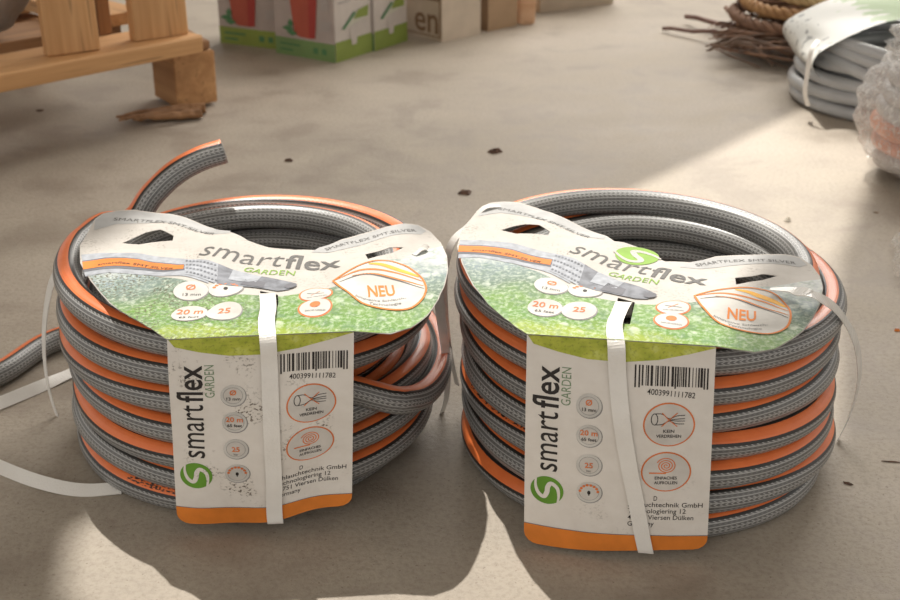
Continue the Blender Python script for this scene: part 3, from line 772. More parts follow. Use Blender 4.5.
# right coil, right-hand band: lies on the card, springs out over the rim and hangs down beside the coil
add_ribbon('side_band', coilR, M['band'], [G(770, 289, 0.1515), G(793, 290, 0.1535), G(815, 296, 0.156), V(838, 311, 0.700), V(856, 343, 0.722), V(859, 380, 0.745), V(850, 415, 0.765), V(838, 440, 0.765)],
           [Vector((0.15, 1, 0)), Vector((0.15, 1, 0)), Vector((0.2, 1, 0)), Vector((0.35, 0.9, 0)), Vector((0.5, 0.8, 0)), Vector((0.5, 0.8, 0)), Vector((0.5, 0.8, 0)), Vector((0.5, 0.8, 0))], [0.003, 0.007, 0.009, 0.008, 0.008, 0.008, 0.007, 0.006], 0.0005)
add_ribbon('side_band', coilR, M['band'], [stR(*q(500, 212), 0.001), stR(*q(484, 214), 0.002), V(468, 226, 0.812), V(452, 243, 0.800), V(445, 275, 0.800), V(446, 315, 0.800), V(450, 350, 0.805), V(457, 385, 0.81)],
           [Vector((0.3, -1, 0))]*3+[Vector((0.6, -0.8, 0))]*5, [0.004, 0.006, 0.007, 0.007, 0.006, 0.006, 0.005, 0.005], 0.0005)
add_ribbon('side_band', coilL, M['band'], [stL(*q(520, 219), 0.001), V(128, 231, 0.845), V(103, 238, 0.83), V(76, 249, 0.81), V(55, 275, 0.80), V(46, 310, 0.80), V(44, 350, 0.80), V(49, 390, 0.80), V(62, 430, 0.80)],
           [Vector((0.3, -1, 0))]*4+[Vector((0.8, -0.6, 0))]*5, [0.003, 0.0065, 0.007, 0.007, 0.0065, 0.005, 0.004, 0.003, 0.003], 0.0005)
add_ribbon('side_band', coilL, M['band'], [stL(*q(787, 285), 0.001), V(428, 250, 0.775), V(437, 285, 0.775), V(442, 325, 0.78), V(447, 365, 0.79), V(446, 400, 0.80), V(436, 425, 0.81), V(424, 438, 0.82)],
           [Vector((0.3, 1, 0))]*2+[Vector((0.7, 0.7, 0))]*6, [0.004, 0.008, 0.009, 0.008, 0.007, 0.005, 0.004, 0.003], 0.0005)

# loose straps on the floor
v_, f_ = ribbon([G(-60, 428, 0.004), G(0, 403, 0.005), G(34, 389, 0.004), G(62, 377, 0.003), G(110, 355, 0.0015)], [Vector((0.3, 1, 0.6)), Vector((0.3, 1, 0.5)), Vector((0.3, 1, 0.4)), Vector((0.3, 1, 0.1)), Vector((0.3, 1, 0))], 0.0095, 0.0007)
tag(mesh_obj('packing_strap', v_, f_, M['strap']), 'straight flat white plastic packing strap on the floor running behind the speckled coil', 'strap', 'loose white straps beside the speckled coil')
v_, f_ = ribbon([G(-60, 440, 0.010), G(0, 467, 0.007), G(40, 482, 0.005), G(80, 490, 0.003), G(122, 488, 0.0028)], [Vector((0.2, 1, 0.9)), Vector((0.2, 1, 0.9)), Vector((0, 1, 0.9)), Vector((0, 1, 0.7)), Vector((0, 1, 0.4))], 0.0092, 0.0007)
tag(mesh_obj('packing_strap', v_, f_, M['strap']), 'curved flat white plastic strap on the floor ending at the foot of the speckled coil', 'strap', 'loose white straps beside the speckled coil')

# ---------------------------------------------------------------- pallet, top left
pal = empty('wooden_pallet', (-0.36, 1.62, 0), 0, 'raw pine pallet crate with upright slats and a split foot block', 'pallet')
DA = math.radians(45)
def plank(name, parent, p0, p1, w, t, mat, wdir, jit=0.0004, bev=0.001):
    """board from p0 to p1; local X along it"""
    p0 = Vector(p0); p1 = Vector(p1); x = (p1-p0).normalized(); y = (Vector(wdir)-x*Vector(wdir).dot(x)).normalized(); z = x.cross(y)
    mt = Matrix((x, y, z)).transposed()
    mb = MB(); mb.box(Matrix.Identity(4), ((p1-p0).length, w, t), bev=bev, jit=jit)
    me = bpy.data.meshes.new(name); me.from_pydata([tuple(v) for v in mb.v], [], mb.f); me.materials.append(mat)
    o = bpy.data.objects.new(name, me); C.objects.link(o)
    M4 = Matrix.Translation((p0+p1)/2) @ mt.to_4x4()
    if parent: o.parent = parent; M4 = parent_matrix(parent).inverted() @ M4
    o.matrix_local = M4
    return o
dr = Vector((math.cos(DA), math.sin(DA), 0)); dn = Vector((dr.y, -dr.x, 0))          # along the board; towards the viewer's right
Bc = V(178, 112, 1.597); Bc.z = 0.0
# foot block with its corner towards the camera
bx = Vector((math.cos(math.radians(35)), math.sin(math.radians(35)), 0)); by = Vector((-bx.y, bx.x, 0))
c0 = Bc+by*0.0375+bx*0.029
plank('foot_block', pal, c0-by*0.0375+Vector((0, 0, 0.039)), c0+by*0.0375+Vector((0, 0, 0.039)), 0.058, 0.070, M['blockwood'], bx, 0.0006, 0.0018)
plank('spacer_board', pal, c0-by*0.034-bx*0.002+Vector((0, 0, 0.0815)), c0+by*0.045+Vector((0, 0, 0.0815)), 0.054, 0.013, M['darkwood'], bx, 0.0022, 0.002)
E1 = G(203, 44, 0.098); E0 = E1-dr*0.62
plank('bottom_board', pal, E0-dn*0.045, E1-dn*0.045, 0.09, 0.0215, M['pallet'], dn, 0.0008, 0.0012)
# splintered board under the block
mb = MB(); rs = random.Random(4)
for i in range(14):
    o0 = G(205-rs.uniform(0, 30), 112-rs.uniform(-3, 6), 0.004+rs.uniform(0, 0.005)); o1 = G(112+rs.uniform(0, 50), 117+rs.uniform(-5, 4), 0.003+rs.uniform(0, 0.010))
    if i < 4: o1 = G(160+i*8, 112+i, 0.005)
    path = [o0.lerp(o1, k/8)+Vector((rs.uniform(-.002, .002), rs.uniform(-.002, .002), rs.uniform(-.001, .0015))) for k in range(9)]
    rr = rs.uniform(0.004, 0.0075); mb.add(*tube(path, [rr*(1-0.75*(k/8)**2) for k in range(9)], 6))
for v in mb.v: v.z = max(v.z, 0.0005)
mb.obj('split_runner', [M['darkwood']], pal)
for (xa, xb, xt0) in ((50, 103, 40), (137, 190, 133)):
    pa = G(xa, 57 if xa < 100 else 42, 0.109); pb = G(xb, 50 if xa < 100 else 34, 0.109)
    mid = (pa+pb)/2; w = (pb-pa).length
    top_ = mid+Vector((0, 0, 0.34))+dn*(-0.006)
    plank('upright_slat', pal, mid-dn*0.010, top_-dn*0.010, w, 0.018, M['pallet'], (pb-pa).normalized(), 0.0006, 0.0012)
# inner frame boards seen between the slats
ia = G(126, 30, 0.109)
plank('corner_post', pal, G(112, 36, 0.109)-dn*0.03, G(112, 36, 0.109)-dn*0.03+Vector((0, 0, 0.34)), 0.016, 0.034, M['darkwood'], dr, 0.0006)
plank('cross_board', pal, E1-dn*0.20-dr*0.02+Vector((0, 0, -0.002)), E1-dn*0.20-dr*0.62+Vector((0, 0, -0.002)), 0.085, 0.019, M['darkwood'], dn, 0.001)
plank('cross_board', pal, E1-dn*0.42+dr*0.05+Vector((0, 0, -0.002)), E1-dn*0.42-dr*0.62+Vector((0, 0, -0.002)), 0.085, 0.019, M['pallet'], dn, 0.001)
for k in (0.045, 0.43):
    plank('deck_board', pal, E1-dn*0.01-dr*k+Vector((0, 0, 0.019)) if k > 0.1 else E1-dn*0.12-dr*k+Vector((0, 0, 0.019)), E1-dn*0.48-dr*k+Vector((0, 0, 0.019)), 0.075, 0.016, M['pallet'], dr, 0.001)
plank('foot_block', pal, E1-dn*0.36-dr*0.05+Vector((0, 0, -0.0585)), E1-dn*0.46-dr*0.05+Vector((0, 0, -0.0585)), 0.07, 0.077, M['blockwood'], dr)
plank('foot_block', pal, E0-dn*0.0+dr*0.1+Vector((0, 0, -0.0535)), E0-dn*0.09+dr*0.1+Vector((0, 0, -0.0535)), 0.07, 0.085, M['blockwood'], dr)

# grey wrapped sack on the pallet
def blob(name, c, rad, mat, parent=None, amp=0.1, fr=3.0, seg=48, seed=0, flat=0.0, zmin=None, ridged=False):
    vs = []; fs = []; n = seg; m = seg//2
    for i in range(m+1):
        th = PI*i/m
        for j in range(n):
            a = 2*PI*j/n; d = Vector((math.sin(th)*math.cos(a), math.sin(th)*math.sin(a), math.cos(th)))
            k = 1+amp*(noise.fractal(d*fr+Vector((seed, 0, 0)), 1.0, 2.0, 4) if not ridged else 0.5-abs(noise.noise(d*fr+Vector((seed, 0, 0))))*1.6-0.5*abs(noise.noise(d*fr*2.3+Vector((seed, 3, 0)))))
            p = Vector((d.x*rad[0], d.y*rad[1], d.z*rad[2]))*k+Vector(c)
            if zmin is not None: p.z = max(p.z, zmin+0.0006*math.sin(j))
            vs.append(p)
    for i in range(m):
        for j in range(n): fs.append((i*n+j, (i+1)*n+j, (i+1)*n+(j+1) % n, i*n+(j+1) % n))
    return mesh_obj(name, vs, fs, mat, parent, smooth=True)
sk = plain('grey_sacking', (0.34, 0.30, 0.27), 0.45, 0.25, 14)
sp = G(-12, 30, 0.13)
tag(blob('grey_sack', (sp.x-0.03, sp.y+0.05, 0.215), (0.085, 0.075, 0.105), sk, amp=0.12, fr=1.6, seed=2, zmin=0.1185), 'grey plastic-wrapped round sack resting on the pallet behind its slats', 'sack')

# ---------------------------------------------------------------- cartons at the back
def rgba_mat(name, c, rough=0.5): return plain(name, c, rough, 0.05, 30)
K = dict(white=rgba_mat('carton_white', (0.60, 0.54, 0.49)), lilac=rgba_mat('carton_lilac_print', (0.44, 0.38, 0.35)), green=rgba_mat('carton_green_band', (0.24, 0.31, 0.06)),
         green2=rgba_mat('carton_deep_green_band', (0.17, 0.28, 0.10)), red=rgba_mat('carton_red_print', (0.42, 0.10, 0.065)), redd=rgba_mat('carton_dark_red_print', (0.38, 0.06, 0.05)),
         leaf=rgba_mat('carton_leaf_print', (0.09, 0.22, 0.10)), pale=rgba_mat('carton_pale_print', (0.62, 0.60, 0.50)), gray=rgba_mat('carton_grey_print', (0.42, 0.38, 0.36)),
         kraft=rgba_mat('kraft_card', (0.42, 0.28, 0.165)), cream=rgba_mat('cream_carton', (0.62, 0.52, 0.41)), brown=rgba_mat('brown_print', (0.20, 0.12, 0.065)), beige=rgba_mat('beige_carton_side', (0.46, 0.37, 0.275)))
class BoxArt:
    """a carton: origin at its near bottom corner, +x along the right-hand face, +y along the left-hand face"""
    def __init__(s, root, sx, sy, sz):
        s.r = root; s.s = (sx, sy, sz); s.mb = MB(); s.mats = []
    def mi(s, m):
        if m not in s.mats: s.mats.append(m)
        return s.mats.index(m)
    def shell(s, mats):                      # mats: right face, left face, others
        x, y, z = s.s; vs = [(0, 0, 0), (x, 0, 0), (x, y, 0), (0, y, 0), (0, 0, z), (x, 0, z), (x, y, z), (0, y, z)]
        for fc, m in (((0, 1, 5, 4), mats[0]), ((3, 0, 4, 7), mats[1]), ((1, 2, 6, 5), mats[2]), ((2, 3, 7, 6), mats[2]), ((4, 5, 6, 7), mats[2]), ((3, 2, 1, 0), mats[2])):
            s.mb.add([vs[i] for i in fc], [(0, 1, 2, 3)], None, s.mi(m))
    def pt(s, face, u, v, l):                # u from the near corner along the face; v height
        return Vector((u, -l, v)) if face == 'R' else Vector((-l, u, v))
    def quad(s, face, u0, u1, v0, v1, m, l=0.0006):
        P = [s.pt(face, a, b, l) for a, b in ((u0, v0), (u1, v0), (u1, v1), (u0, v1))]
        s.mb.add(P, [(0, 1, 2, 3) if face == 'R' else (3, 2, 1, 0)], None, s.mi(m))
    def poly(s, face, pts, m, l=0.001):
        P = [s.pt(face, a, b, l) for a, b in pts]; ix = tuple(range(len(P)))
        s.mb.add(P, [ix if face == 'R' else ix[::-1]], None, s.mi(m))
    def text(s, face, t, u, v, size, m, l=0.0012, off=0.0):
        vs, fs = text_flat(t, size, off)
        P = [s.pt(face, u+x if face == 'R' else u-x, v+y, l) for x, y in vs]
        s.mb.add(P, fs, None, s.mi(m))
    def done(s, name):
        me = bpy.data.meshes.new(name); me.from_pydata([tuple(v) for v in s.mb.v], [], s.mb.f)
        for m in s.mats: me.materials.append(m)
        me.polygons.foreach_set('material_index', s.mb.m); o = bpy.data.objects.new(name, me); C.objects.link(o); o.parent = s.r; return o
def vase_carton(corner, rz, sx, sy, label, green, red, body_u, flaps=True):
    r = empty('vase_carton', corner, rz, label, 'carton', 'three printed cartons at the back')
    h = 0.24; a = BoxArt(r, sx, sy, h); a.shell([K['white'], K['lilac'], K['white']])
    a.quad('L', 0, sy, 0, 0.027, green); a.quad('R', 0, sx, 0, 0.030, K['green'])
    u = body_u*sy; w = sy*0.25
    a.poly('L', [(u-w*0.72, 0.032), (u-w*0.4, 0.0305), (u+w*0.3, 0.031), (u+w*0.66, 0.035), (u+w*0.95, 0.10), (u+w*1.15, 0.20), (u-w*1.1, 0.20), (u-w*0.95, 0.10)], red, 0.0008)
    a.poly('L', [(u-w*0.72, 0.032), (u-w*0.3, 0.031), (u-w*0.45, 0.20), (u-w*1.1, 0.20), (u-w*0.95, 0.10)], K['redd'], 0.0012)
    for (du, dvv, lw, lh) in ((0.20, 0.036, 0.09, 0.010), (0.27, 0.042, 0.10, 0.009), (0.22, 0.050, 0.05, 0.014)):
        c = u+sy*du; a.poly('L', [(c-sy*lw, dvv), (c, dvv-lh/2), (c+sy*lw, dvv), (c, dvv+lh/2)], K['leaf'], 0.0014+du*0.002)
    a.text('L', 'Gieser', sy*0.92, 0.021, 0.011, K['pale']) if False else None
    a.quad('L', sy*0.58, sy*0.92, 0.016, 0.019, K['leaf'], 0.001); a.quad('L', sy*0.70, sy*0.92, 0.007, 0.010, K['leaf'], 0.001)
    a.quad('L', sy*0.28, sy*0.36, 0.009, 0.018, K['leaf'], 0.001); a.quad('L', sy*0.14, sy*0.22, 0.009, 0.018, K['leaf'], 0.001)
    a.quad('L', sy*0.06, sy*0.24, 0.045, 0.060, K['gray'], 0.001); a.quad('L', sy*0.08, sy*0.22, 0.075, 0.10, K['gray'], 0.001)
    # side: notch, leafy logo, columns of grey print
    a.poly('R', [(sx*0.38, 0.046), (sx*0.62, 0.046), (sx*0.56, 0.020), (sx*0.44, 0.020)], K['white'], 0.0012)
    a.poly('R', [(sx*0.20, 0.046), (sx*0.60, 0.068), (sx*0.92, 0.058), (sx*0.60, 0.052)], K['pale'], 0.0008)
    a.poly('R', [(sx*0.18, 0.048), (sx*0.52, 0.070), (sx*0.56, 0.066), (sx*0.24, 0.046)], K['leaf'], 0.0012)
    a.poly('R', [(sx*0.50, 0.058), (sx*0.62, 0.070), (sx*0.92, 0.074), (sx*0.90, 0.058)], K['green'], 0.0010)
    for c in (0.10, 0.56):
        for rr in range(6):
            a.quad('R', sx*c, sx*(c+0.34), 0.086+rr*0.022, 0.088+rr*0.022+0.008*(rr % 2), K['gray'] if rr % 3 == 0 else K['pale'], 0.0008)
    a.done('printed_shell'); return r
Cb = G(336, 63); rB = math.radians(56)
vase_carton((Cb.x, Cb.y, 0), rB, 0.089, 0.118, 'white green-banded carton with muted pinkish vase print, nearest of the three printed cartons', K['green2'], K['red'], 0.50)
db = Vector((math.cos(rB), math.sin(rB), 0)); dl = Vector((-db.y, db.x, 0))
p2 = Cb+db*0.0915+dl*(-0.0035)
vase_carton((p2.x, p2.y, 0), rB+0.02, 0.089, 0.112, 'white printed carton standing close behind the nearest one, only its side visible', K['green2'], K['red'], 0.50)
pa = G(273, 48)+dl*0.012+Vector((0.028, -0.006, 0))
rA = math.radians(64)
pa = G(283, 50)
vase_carton((pa.x, pa.y, 0), rA, 0.085, 0.118, 'white green-banded carton with bright red vase print, beside the pallet foot', K['green'], K['red'], 0.60)
# cream carton with brown lettering
Ce = G(442, 42.5); r = empty('lettered_carton', Ce, math.radians(43), 'cream carton with large brown letters "en" and a ruled line', 'carton')
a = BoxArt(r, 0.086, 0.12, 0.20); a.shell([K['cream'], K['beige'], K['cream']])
a.text('L', 'en', 0.066, 0.012, 0.062, K['brown'], 0.0010, 0.0006); 
a.quad('L', 0.004, 0.116, 0.064, 0.067, K['brown'], 0.001); a.quad('L', 0.003, 0.0055, 0.006, 0.20, K['brown'], 0.001); a.quad('L', 0.004, 0.116, 0.006, 0.0075, K['brown'], 0.001)
a.done('carton_shell')
Ck = G(488, 31.5); r = empty('brown_carton', Ck, math.radians(42), 'small plain brown cardboard carton between the cream one and the tan offcut', 'carton')
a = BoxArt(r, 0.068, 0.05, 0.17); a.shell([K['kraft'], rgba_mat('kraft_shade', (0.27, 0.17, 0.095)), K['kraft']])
a.quad('R', 0.004, 0.064, 0.062, 0.0645, K['beige']); a.done('carton_shell')
mb = MB(); w0 = G(527, 25); mb.box(Matrix.Translation(w0+Vector((0, 0.012, 0.042))) @ Matrix.Rotation(0.3, 4, 'Z') @ Matrix.Rotation(0.05, 4, 'Y'), (0.030, 0.022, 0.084), bev=0.004, jit=0.002)
tag(mb.obj('wood_offcut', [wood('offcut_wood', (0.55, 0.31, 0.17), (0.66, 0.42, 0.26))]), 'upright tan wood offcut beyond the brown carton', 'wood')
Cf = G(540, 13); r = empty('far_carton', Cf, math.radians(30), 'pale beige carton farthest back behind the wood offcut', 'carton')
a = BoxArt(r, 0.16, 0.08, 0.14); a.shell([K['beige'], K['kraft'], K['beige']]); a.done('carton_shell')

# ---------------------------------------------------------------- twigs and wicker, top right
TW = wood('twig_brown', (0.13, 0.065, 0.04), (0.30, 0.17, 0.105), (0.05, 0.025, 0.015)); TW2 = wood('dark_twig', (0.10, 0.06, 0.04), (0.21, 0.135, 0.095), (0.03, 0.02, 0.01))
WK = wood('willow_tan', (0.28, 0.14, 0.055), (0.48, 0.28, 0.12), (0.12, 0.05, 0.02))
WK2 = wood('willow_yellow', (0.42, 0.28, 0.12), (0.62, 0.46, 0.24), (0.2, 0.1, 0.04))
for (p0, p1, z0, z1, rr, lb) in (((686, 16.5), (806, 40), 0.012, 0.045, 0.0050, 'upper long straight reddish-brown stick poking out left of the twig heap'), ((663, 28.5), (770, 36), 0.006, 0.03, 0.0038, 'lower long straight dark stick reaching farthest left from the twig heap')):
    A = G(*p0, z0); B = G(*p1, z1); path = [A.lerp(B, k/10)+Vector((0, 0, 0.0015*math.sin(k*1.7))) for k in range(11)]
    v, fc, uv = tube(path, [rr*(0.8+0.02*k) for k in range(11)], 8)
    tag(mesh_obj('stick', v, fc, plain('stick_red_brown', (0.17, 0.085, 0.065), 0.6), None, None, uv, True), lb, 'stick', 'sticks poking from the twig heap')
mb = MB(); rt_ = random.Random(21)
for i in range(190):
    x0 = rt_.uniform(705, 800); y0 = rt_.uniform(26, 52); z0 = rt_.uniform(0.003, 0.04)
    A = G(x0, y0, z0); ln = rt_.uniform(0.08, 0.22); an = rt_.uniform(-1.1, 0.9); B = A+Vector((math.cos(an), math.sin(an)*0.6, 0))*ln; B.z = rt_.uniform(0.004, 0.045)
    m_ = (A+B)/2+Vector((rt_.uniform(-.02, .02), rt_.uniform(-.02, .02), rt_.uniform(0, .02)))
    path = spline([A, A.lerp(m_, 0.5)+Vector((0, rt_.uniform(-.006, .006), rt_.uniform(-.003, .006))), m_, B], 9)
    rr = rt_.uniform(0.0010, 0.0026); mb.add(*tube(path, [rr*(0.35+0.65*min(1, k/4)) for k in range(10)], 5), m=rt_.choice((0, 1, 1)))
for v in mb.v: v.z = max(v.z, 0.0008)
tag(mb.obj('twig_heap', [TW, TW2], smooth=True), 'tangled heap of thin dark brown twigs on the floor', 'twigs', None, 'stuff')
def braid(pts, rad, strands, tw, mat, label, n=90, wob=0.0):
    path = spline(pts, n); mb = MB()
    for k in range(strands):
        pp = []
        for i, p in enumerate(path):
            T = (path[min(i+1, n)]-path[max(i-1, 0)]).normalized(); S = Vector((0, 0, 1)).cross(T).normalized(); U = T.cross(S)
            a = 2*PI*(k/strands)+i/n*tw; pp.append(p+(S*math.cos(a)+U*math.sin(a))*rad*0.55)
        mb.add(*tube(pp, rad*0.52, 7))
    tag(mb.obj('willow_braid', [mat], smooth=True), label, 'wicker', 'braided willow strands stacked on the twig heap')
def arc_pts(c, rx, ry, a0, a1, z, n=10, dz=0):
    return [Vector((c[0]+rx*math.cos(math.radians(a0+(a1-a0)*i/n)), c[1]+ry*math.sin(math.radians(a0+(a1-a0)*i/n)), z+dz*math.sin(i*1.3))) for i in range(n+1)]
cw = (0.645, 1.935)
braid(arc_pts(cw, 0.205, 0.135, 150, 330, 0.055, dz=0.003), 0.0095, 3, 60, TW, 'dark brown twisted willow braid, lowest of the stacked ones')
braid(arc_pts((0.65, 1.935), 0.195, 0.125, 150, 330, 0.076, dz=0.003), 0.0095, 3, 66, WK, 'mid brown twisted willow braid in the middle of the stack')
braid(arc_pts((0.66, 1.93), 0.175, 0.115, 160, 335, 0.096, dz=0.003), 0.0095, 3, 66, WK2, 'yellow-tan twisted willow braid, topmost of the stack')
mb = MB()
for i in range(46):
    a0 = rt_.uniform(150, 215); c = (0.69+rt_.uniform(-.02, .02), 1.97+rt_.uniform(-.02, .02)); R_ = rt_.uniform(0.15, 0.26)
    mb.add(*tube(spline(arc_pts(c, R_, R_*0.62, a0, a0+rt_.uniform(40, 110), rt_.uniform(0.03, 0.10), 6, 0.006), 16), rt_.uniform(0.0016, 0.0036), 5), m=rt_.choice((0, 0, 1, 2)))
tag(mb.obj('willow_rods', [TW, TW2, WK], smooth=True), 'loose bent willow rods looped round the braided strands', 'wicker', None, 'stuff')

# ---------------------------------------------------------------- plain grey hose coil with a white-green card
gm = plain('grey_pvc', (0.44, 0.45, 0.46), 0.28, 0.08, 20, 0.6, 0.3)
gc = empty('grey_hose_coil', (0.600, 1.655, 0), 0, 'smooth plain grey hose coil with white band and curled card, beside the plastic-wrapped bundle', 'hose')
mb = MB()
def gring(R_, z, n=1.0, a0=0, w=0.0, r_=0.0088):
    pts = []
    for i in range(int(90*n)+1):
        a = a0+2*PI*i/90; pts.append(Vector((0.600+(R_+w*math.sin(a*2+z*99))*math.cos(a), 1.655+(R_+w*math.cos(a*3+z*50))*math.sin(a), z+0.0015*math.sin(a*2+z*200))))
    mb.add(*tube(pts, r_, 12))
for k, (R_, z) in enumerate(((0.128, 0.0092), (0.131, 0.027), (0.128, 0.045), (0.121, 0.0625), (0.110, 0.080), (0.108, 0.010), (0.11, 0.028), (0.108, 0.046), (0.100, 0.063), (0.088, 0.082), (0.086, 0.064), (0.088, 0.045))): gring(R_, z, 1, 0, 0.002)
# turns that slope over the stack
for (pa_, pb_, dz) in ((196, 300, -0.012), (208, 310, -0.004), (188, 285, -0.024)):
    pts = [Vector((0.600+(0.118+0.02*t)*math.cos(math.radians(pa_+(pb_-pa_)*t)), 1.655+(0.118+0.02*t)*math.sin(math.radians(pa_+(pb_-pa_)*t)), 0.098+dz-0.060*t*t)) for t in [i/20 for i in range(21)]]
    mb.add(*tube(pts, 0.0085, 12))
mb.obj('hose', [gm], gc, True)
def cardm():
    m, nt, b = new_mat('white_green_card'); n = N(nt); uv = n.uv(); x = n.xyz(uv)
    c = n.mix(n.math('GREATER_THAN', n.math('ADD', x[0], n.math('MULTIPLY', n.noise(uv, 9, 2), 0.5)), 0.98), c4((0.66, 0.66, 0.62)), c4((0.30, 0.42, 0.20)))
    ln = n.math('MULTIPLY', n.math('GREATER_THAN', n.noise(uv, 14, 1), 0.62), n.math('LESS_THAN', x[0], 0.5))
    c = n.mix(ln, c, c4((0.25, 0.25, 0.24))); n.link(c, b.inputs['Base Color']); b.inputs['Roughness'].default_value = 0.3; return m
prof = spline([(0.472, 0, 0.050), (0.458, 0, 0.066), (0.464, 0, 0.084), (0.485, 0, 0.100), (0.525, 0, 0.116), (0.575, 0, 0.124), (0.64, 0, 0.120)], 30)
vs = []; fs = []; uvs = []
for i, p in enumerate(prof):
    t = i/30
    for j in range(9):
        s_ = j/8; vs.append(Vector((p.x+0.012*s_*(1-t), 1.552+0.050*t+(0.20-0.02*t)*s_-0.02*t, p.z+0.003*math.sin(s_*6+t*9)))); uvs.append((t, s_))
for i in range(30):
    for j in range(8): fs.append((i*9+j, (i+1)*9+j, (i+1)*9+j+1, i*9+j+1))
mesh_obj('curled_card', vs, fs, cardm(), gc, None, uvs, True)
add_ribbon('white_band', gc, M['strap'], [V(818, 40, 1.575), V(811, 52, 1.560), V(807, 75, 1.556), V(805, 92, 1.556), V(808, 106, 1.560)], Vector((1, -0.4, 0)), 0.0055, 0.001)

# ---------------------------------------------------------------- plastic-wrapped bundle, far right
FL = film('crinkled_film', (0.93, 0.91, 0.88), 0.26, 0.40); FL2 = film('thin_film', (0.92, 0.90, 0.86), 0.14, 0.35)
pbn = empty('wrapped_bundle', (0.545, 1.33, 0), 0, 'bundle of copper-orange hose wrapped in crinkled clear plastic film', 'bundle')
mb = MB(); cop = plain('copper_orange_hose', (0.62, 0.23, 0.12), 0.4, 0.15, 60); gry = plain('pale_inner_hose', (0.46, 0.42, 0.40), 0.4, 0.1, 60)
for k in range(6):
    z = 0.022+k*0.019; R_ = 0.070-0.010*abs(k-2)*0.4
    pts = [Vector((0.545+R_*math.cos(2*PI*i/60), 1.33+R_*math.sin(2*PI*i/60), z+0.003*math.sin(4*PI*i/60+k))) for i in range(61)]
    mb.add(*tube(pts, 0.0098, 12), m=0 if k in (1, 2) else 1)
mb.obj('inner_hose', [cop, gry], pbn, True)
def crumple(name, c, rad, mat, parent, amp, fr, seed, zmin, seg=84):
    o = blob(name, c, rad, mat, parent, amp, fr, seg, seed, zmin=zmin, ridged=True); return o
crumple('plastic_film', (0.545, 1.33, 0.078), (0.094, 0.094, 0.080), FL, pbn, 0.16, 2.6, 5, 0.002)
crumple('film_tuft', (0.515, 1.34, 0.150), (0.038, 0.03, 0.034), FL, pbn, 0.5, 3.5, 11, 0.002, 40)
def sheet(name, pts, mat, label, h, seed, parent=None):
    x0 = min(p[0] for p in pts); x1 = max(p[0] for p in pts); y0 = min(p[1] for p in pts); y1 = max(p[1] for p in pts)
    v2, fc = fill(pts, (), (x1-x0)/34)
    vs = []
    for x, y in v2:
        n_ = noise.fractal(Vector((x*34, y*34, seed)), 0.9, 2.0, 5); rd = abs(noise.noise(Vector((x*60, y*60, seed+3))))
        vs.append(Vector((x, y, 0.002+h*abs(n_)+h*0.5*rd)))
    o = mesh_obj(name, vs, fc, mat, parent); 
    if label: tag(o, label, 'plastic film', 'crinkled film scraps on the floor')
    return o
def ring_pts(pxs): return [tuple(G(*p).xy) for p in pxs]
sheet('plastic_scrap', ring_pts([(862, 150), (880, 136), (905, 138), (940, 150), (940, 200), (905, 190), (888, 176), (868, 165)]), FL2, 'crinkled clear plastic film spread on floor at the foot of the wrapped bundle', 0.022, 4)
sheet('plastic_scrap', ring_pts([(892, 262), (889, 248), (897, 240), (930, 232), (960, 262), (930, 300), (902, 292), (892, 278)]), FL2, 'small crumpled clear plastic scrap at the edge of the floor shadow', 0.030, 9)

# ---------------------------------------------------------------- bits on the floor
DL = plain('dry_leaf_brown', (0.13, 0.07, 0.045), 0.7, 0.3, 200); DL2 = plain('dry_leaf_tan', (0.30, 0.19, 0.12), 0.7, 0.3, 200)
def bit(px, py, sx, sy, h, mat, label, seed, name='dry_leaf', cat='leaf', rz=0.0):
    c = G(px, py); n = 12; vs = []; fs = []; r_ = random.Random(seed)
    ks = [r_.uniform(0.6, 1.1) for _ in range(n)]
    for ring_, (f1, hh) in enumerate(((1.0, 0.1), (0.62, 0.9), (0.25, 0.35))):
        for i in range(n):
            a = 2*PI*i/n; x = sx*f1*ks[i]*math.cos(a); y = sy*f1*ks[i]*math.sin(a)
            vs.append(Vector((c.x+x*math.cos(rz)-y*math.sin(rz), c.y+x*math.sin(rz)+y*math.cos(rz), 0.0004+h*hh*r_.uniform(0.5, 1))))
    for k in range(2):
        for i in range(n): fs.append((k*n+i, k*n+(i+1) % n, (k+1)*n+(i+1) % n, (k+1)*n+i))
    fs.append(tuple(2*n+i for i in range(n)))
    b = len(vs); vs += [Vector((v.x, v.y, 0.0003)) for v in vs[:n]]; fs.append(tuple(b+i for i in range(n-1, -1, -1)))
    for i in range(n): fs.append((b+i, b+(i+1) % n, (i+1) % n, i))
    tag(mesh_obj(name, vs, fs, mat), label, cat)
bit(465, 193.5, 0.0085, 0.007, 0.005, DL, 'curled dark dry leaf flake on floor just behind the clean coil', 1)
bit(494.5, 152.5, 0.0090, 0.006, 0.006, DL, 'dry brown leaf flake on open floor, farther back than the curled flake', 2)
bit(289, 161, 0.0065, 0.004, 0.003, DL, 'small dark flake on floor near the raised hose end', 3)
bit(788, 221, 0.0042, 0.004, 0.005, plain('pale_pebble', (0.85, 0.80, 0.70), 0.6), 'tiny pale pebble on sunlit floor right of the clean coil', 4, 'pebble', 'pebble')
bit(848, 484, 0.0040, 0.0014, 0.001, DL, 'tiny dark splinter lying on the floor in front right', 5, 'splinter', 'splinter', -0.5)
bit(876, 213, 0.0040, 0.0016, 0.001, DL2, 'small tan splinter on floor near the plastic scrap', 7, 'splinter', 'splinter', -0.2)
bit(40, 111, 0.0055, 0.004, 0.002, DL, 'small dark crumb on floor under the pallet', 8, 'wood_crumb', 'debris')
bit(890, 462, 0.0070, 0.0008, 0.0006, DL, 'thin dark fibre lying on the floor at far right', 6, 'splinter', 'splinter', -0.15)
bit(897, 331, 0.003, 0.002, 0.002, M['orange'], 'tiny orange crumb on floor at the far right', 12, 'crumb', 'debris')

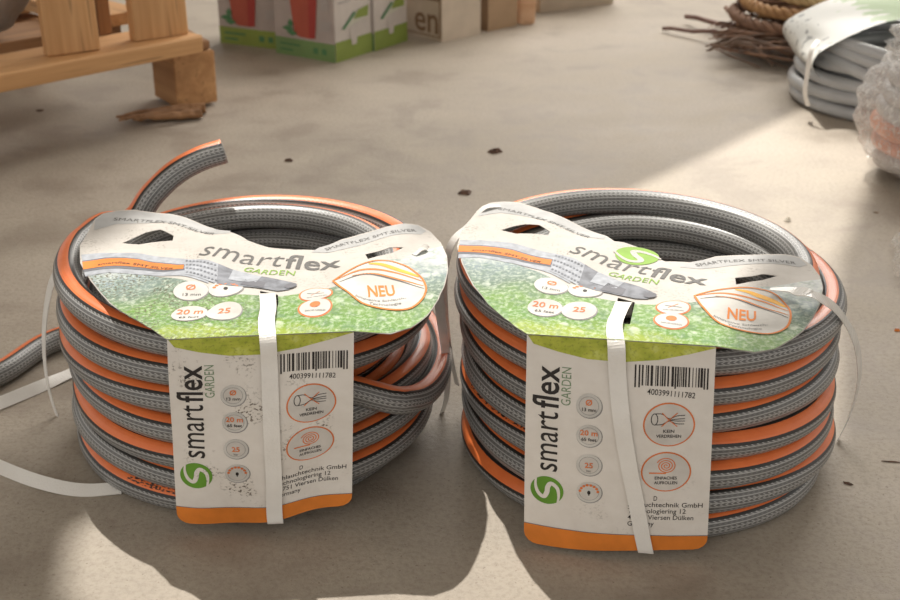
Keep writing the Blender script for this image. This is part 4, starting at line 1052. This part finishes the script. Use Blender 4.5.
# ---------------------------------------------------------------- unseen blocker, added to shape the sun patch with its opening
SD = Vector((0.180, -0.50, -1.0))
ZC = 2.3
def up(px, py):                        # floor point of the sun patch -> where its ray crosses the blocker
    g = G(px, py); k = ZC; return (g.x-SD.x*k, g.y-SD.y*k)
patch = [(800, 104), (885, 148), (838, 255), (832, 300), (836, 350), (836, 430), (815, 500), (790, 560), (770, 700), (250, 760), (120, 640), (60, 590), (70, 520), (200, 430), (300, 345), (405, 285), (442, 462), (467, 462), (512, 270), (590, 200), (700, 152)]
hole = [up(*p) for p in patch]
blocker_outline = [(-4, -2.2), (4, -2.2), (4, 6.5), (-4, 6.5)]
v2, fc = fill(blocker_outline, [hole], 0.6)
rm_ = plain('blocker_panel', (0.55, 0.52, 0.47), 0.8)
struct('sun_blocker', [(x, y, ZC) for x, y in v2]+[(x, y, ZC+0.03) for x, y in v2], fc+[tuple(len(v2)+i for i in t[::-1]) for t in fc], rm_)

# ---------------------------------------------------------------- light
w = bpy.data.worlds.new('world'); bpy.context.scene.world = w; w.use_nodes = True
bg = w.node_tree.nodes['Background']; bg.inputs[0].default_value = (1.0, 0.965, 0.92, 1); bg.inputs[1].default_value = 0.78
s = bpy.data.lights.new('sun', 'SUN'); s.energy = 4.2; s.angle = math.radians(0.6); s.color = (1.0, 0.96, 0.89)
so = bpy.data.objects.new('sun', s); C.objects.link(so); so.location = (-0.4, 2.5, 4)
so.rotation_euler = SD.to_track_quat('-Z', 'Y').to_euler()
def area(name, loc, target, size, power, col):
    l = bpy.data.lights.new(name, 'AREA'); l.energy = power; l.size = size; l.color = col
    o = bpy.data.objects.new(name, l); C.objects.link(o); o.location = loc; o.rotation_euler = (Vector(target)-Vector(loc)).to_track_quat('-Z', 'Y').to_euler()
area('back_fill', (0.75, 3.2, 1.75), (0.35, 1.7, 0), 1.8, 66, (1.0, 0.96, 0.90))  # added soft fill lamp, brightens the floor at the back
area('front_fill', (-0.7, -1.4, 1.9), (0, 0.9, 0), 1.8, 14, (1.0, 0.95, 0.88))  # added soft fill lamp, lifts the shaded fronts of the coils
sc = bpy.context.scene
sc.view_settings.view_transform = 'Standard'; sc.view_settings.look = 'None'; sc.view_settings.exposure = 0.0
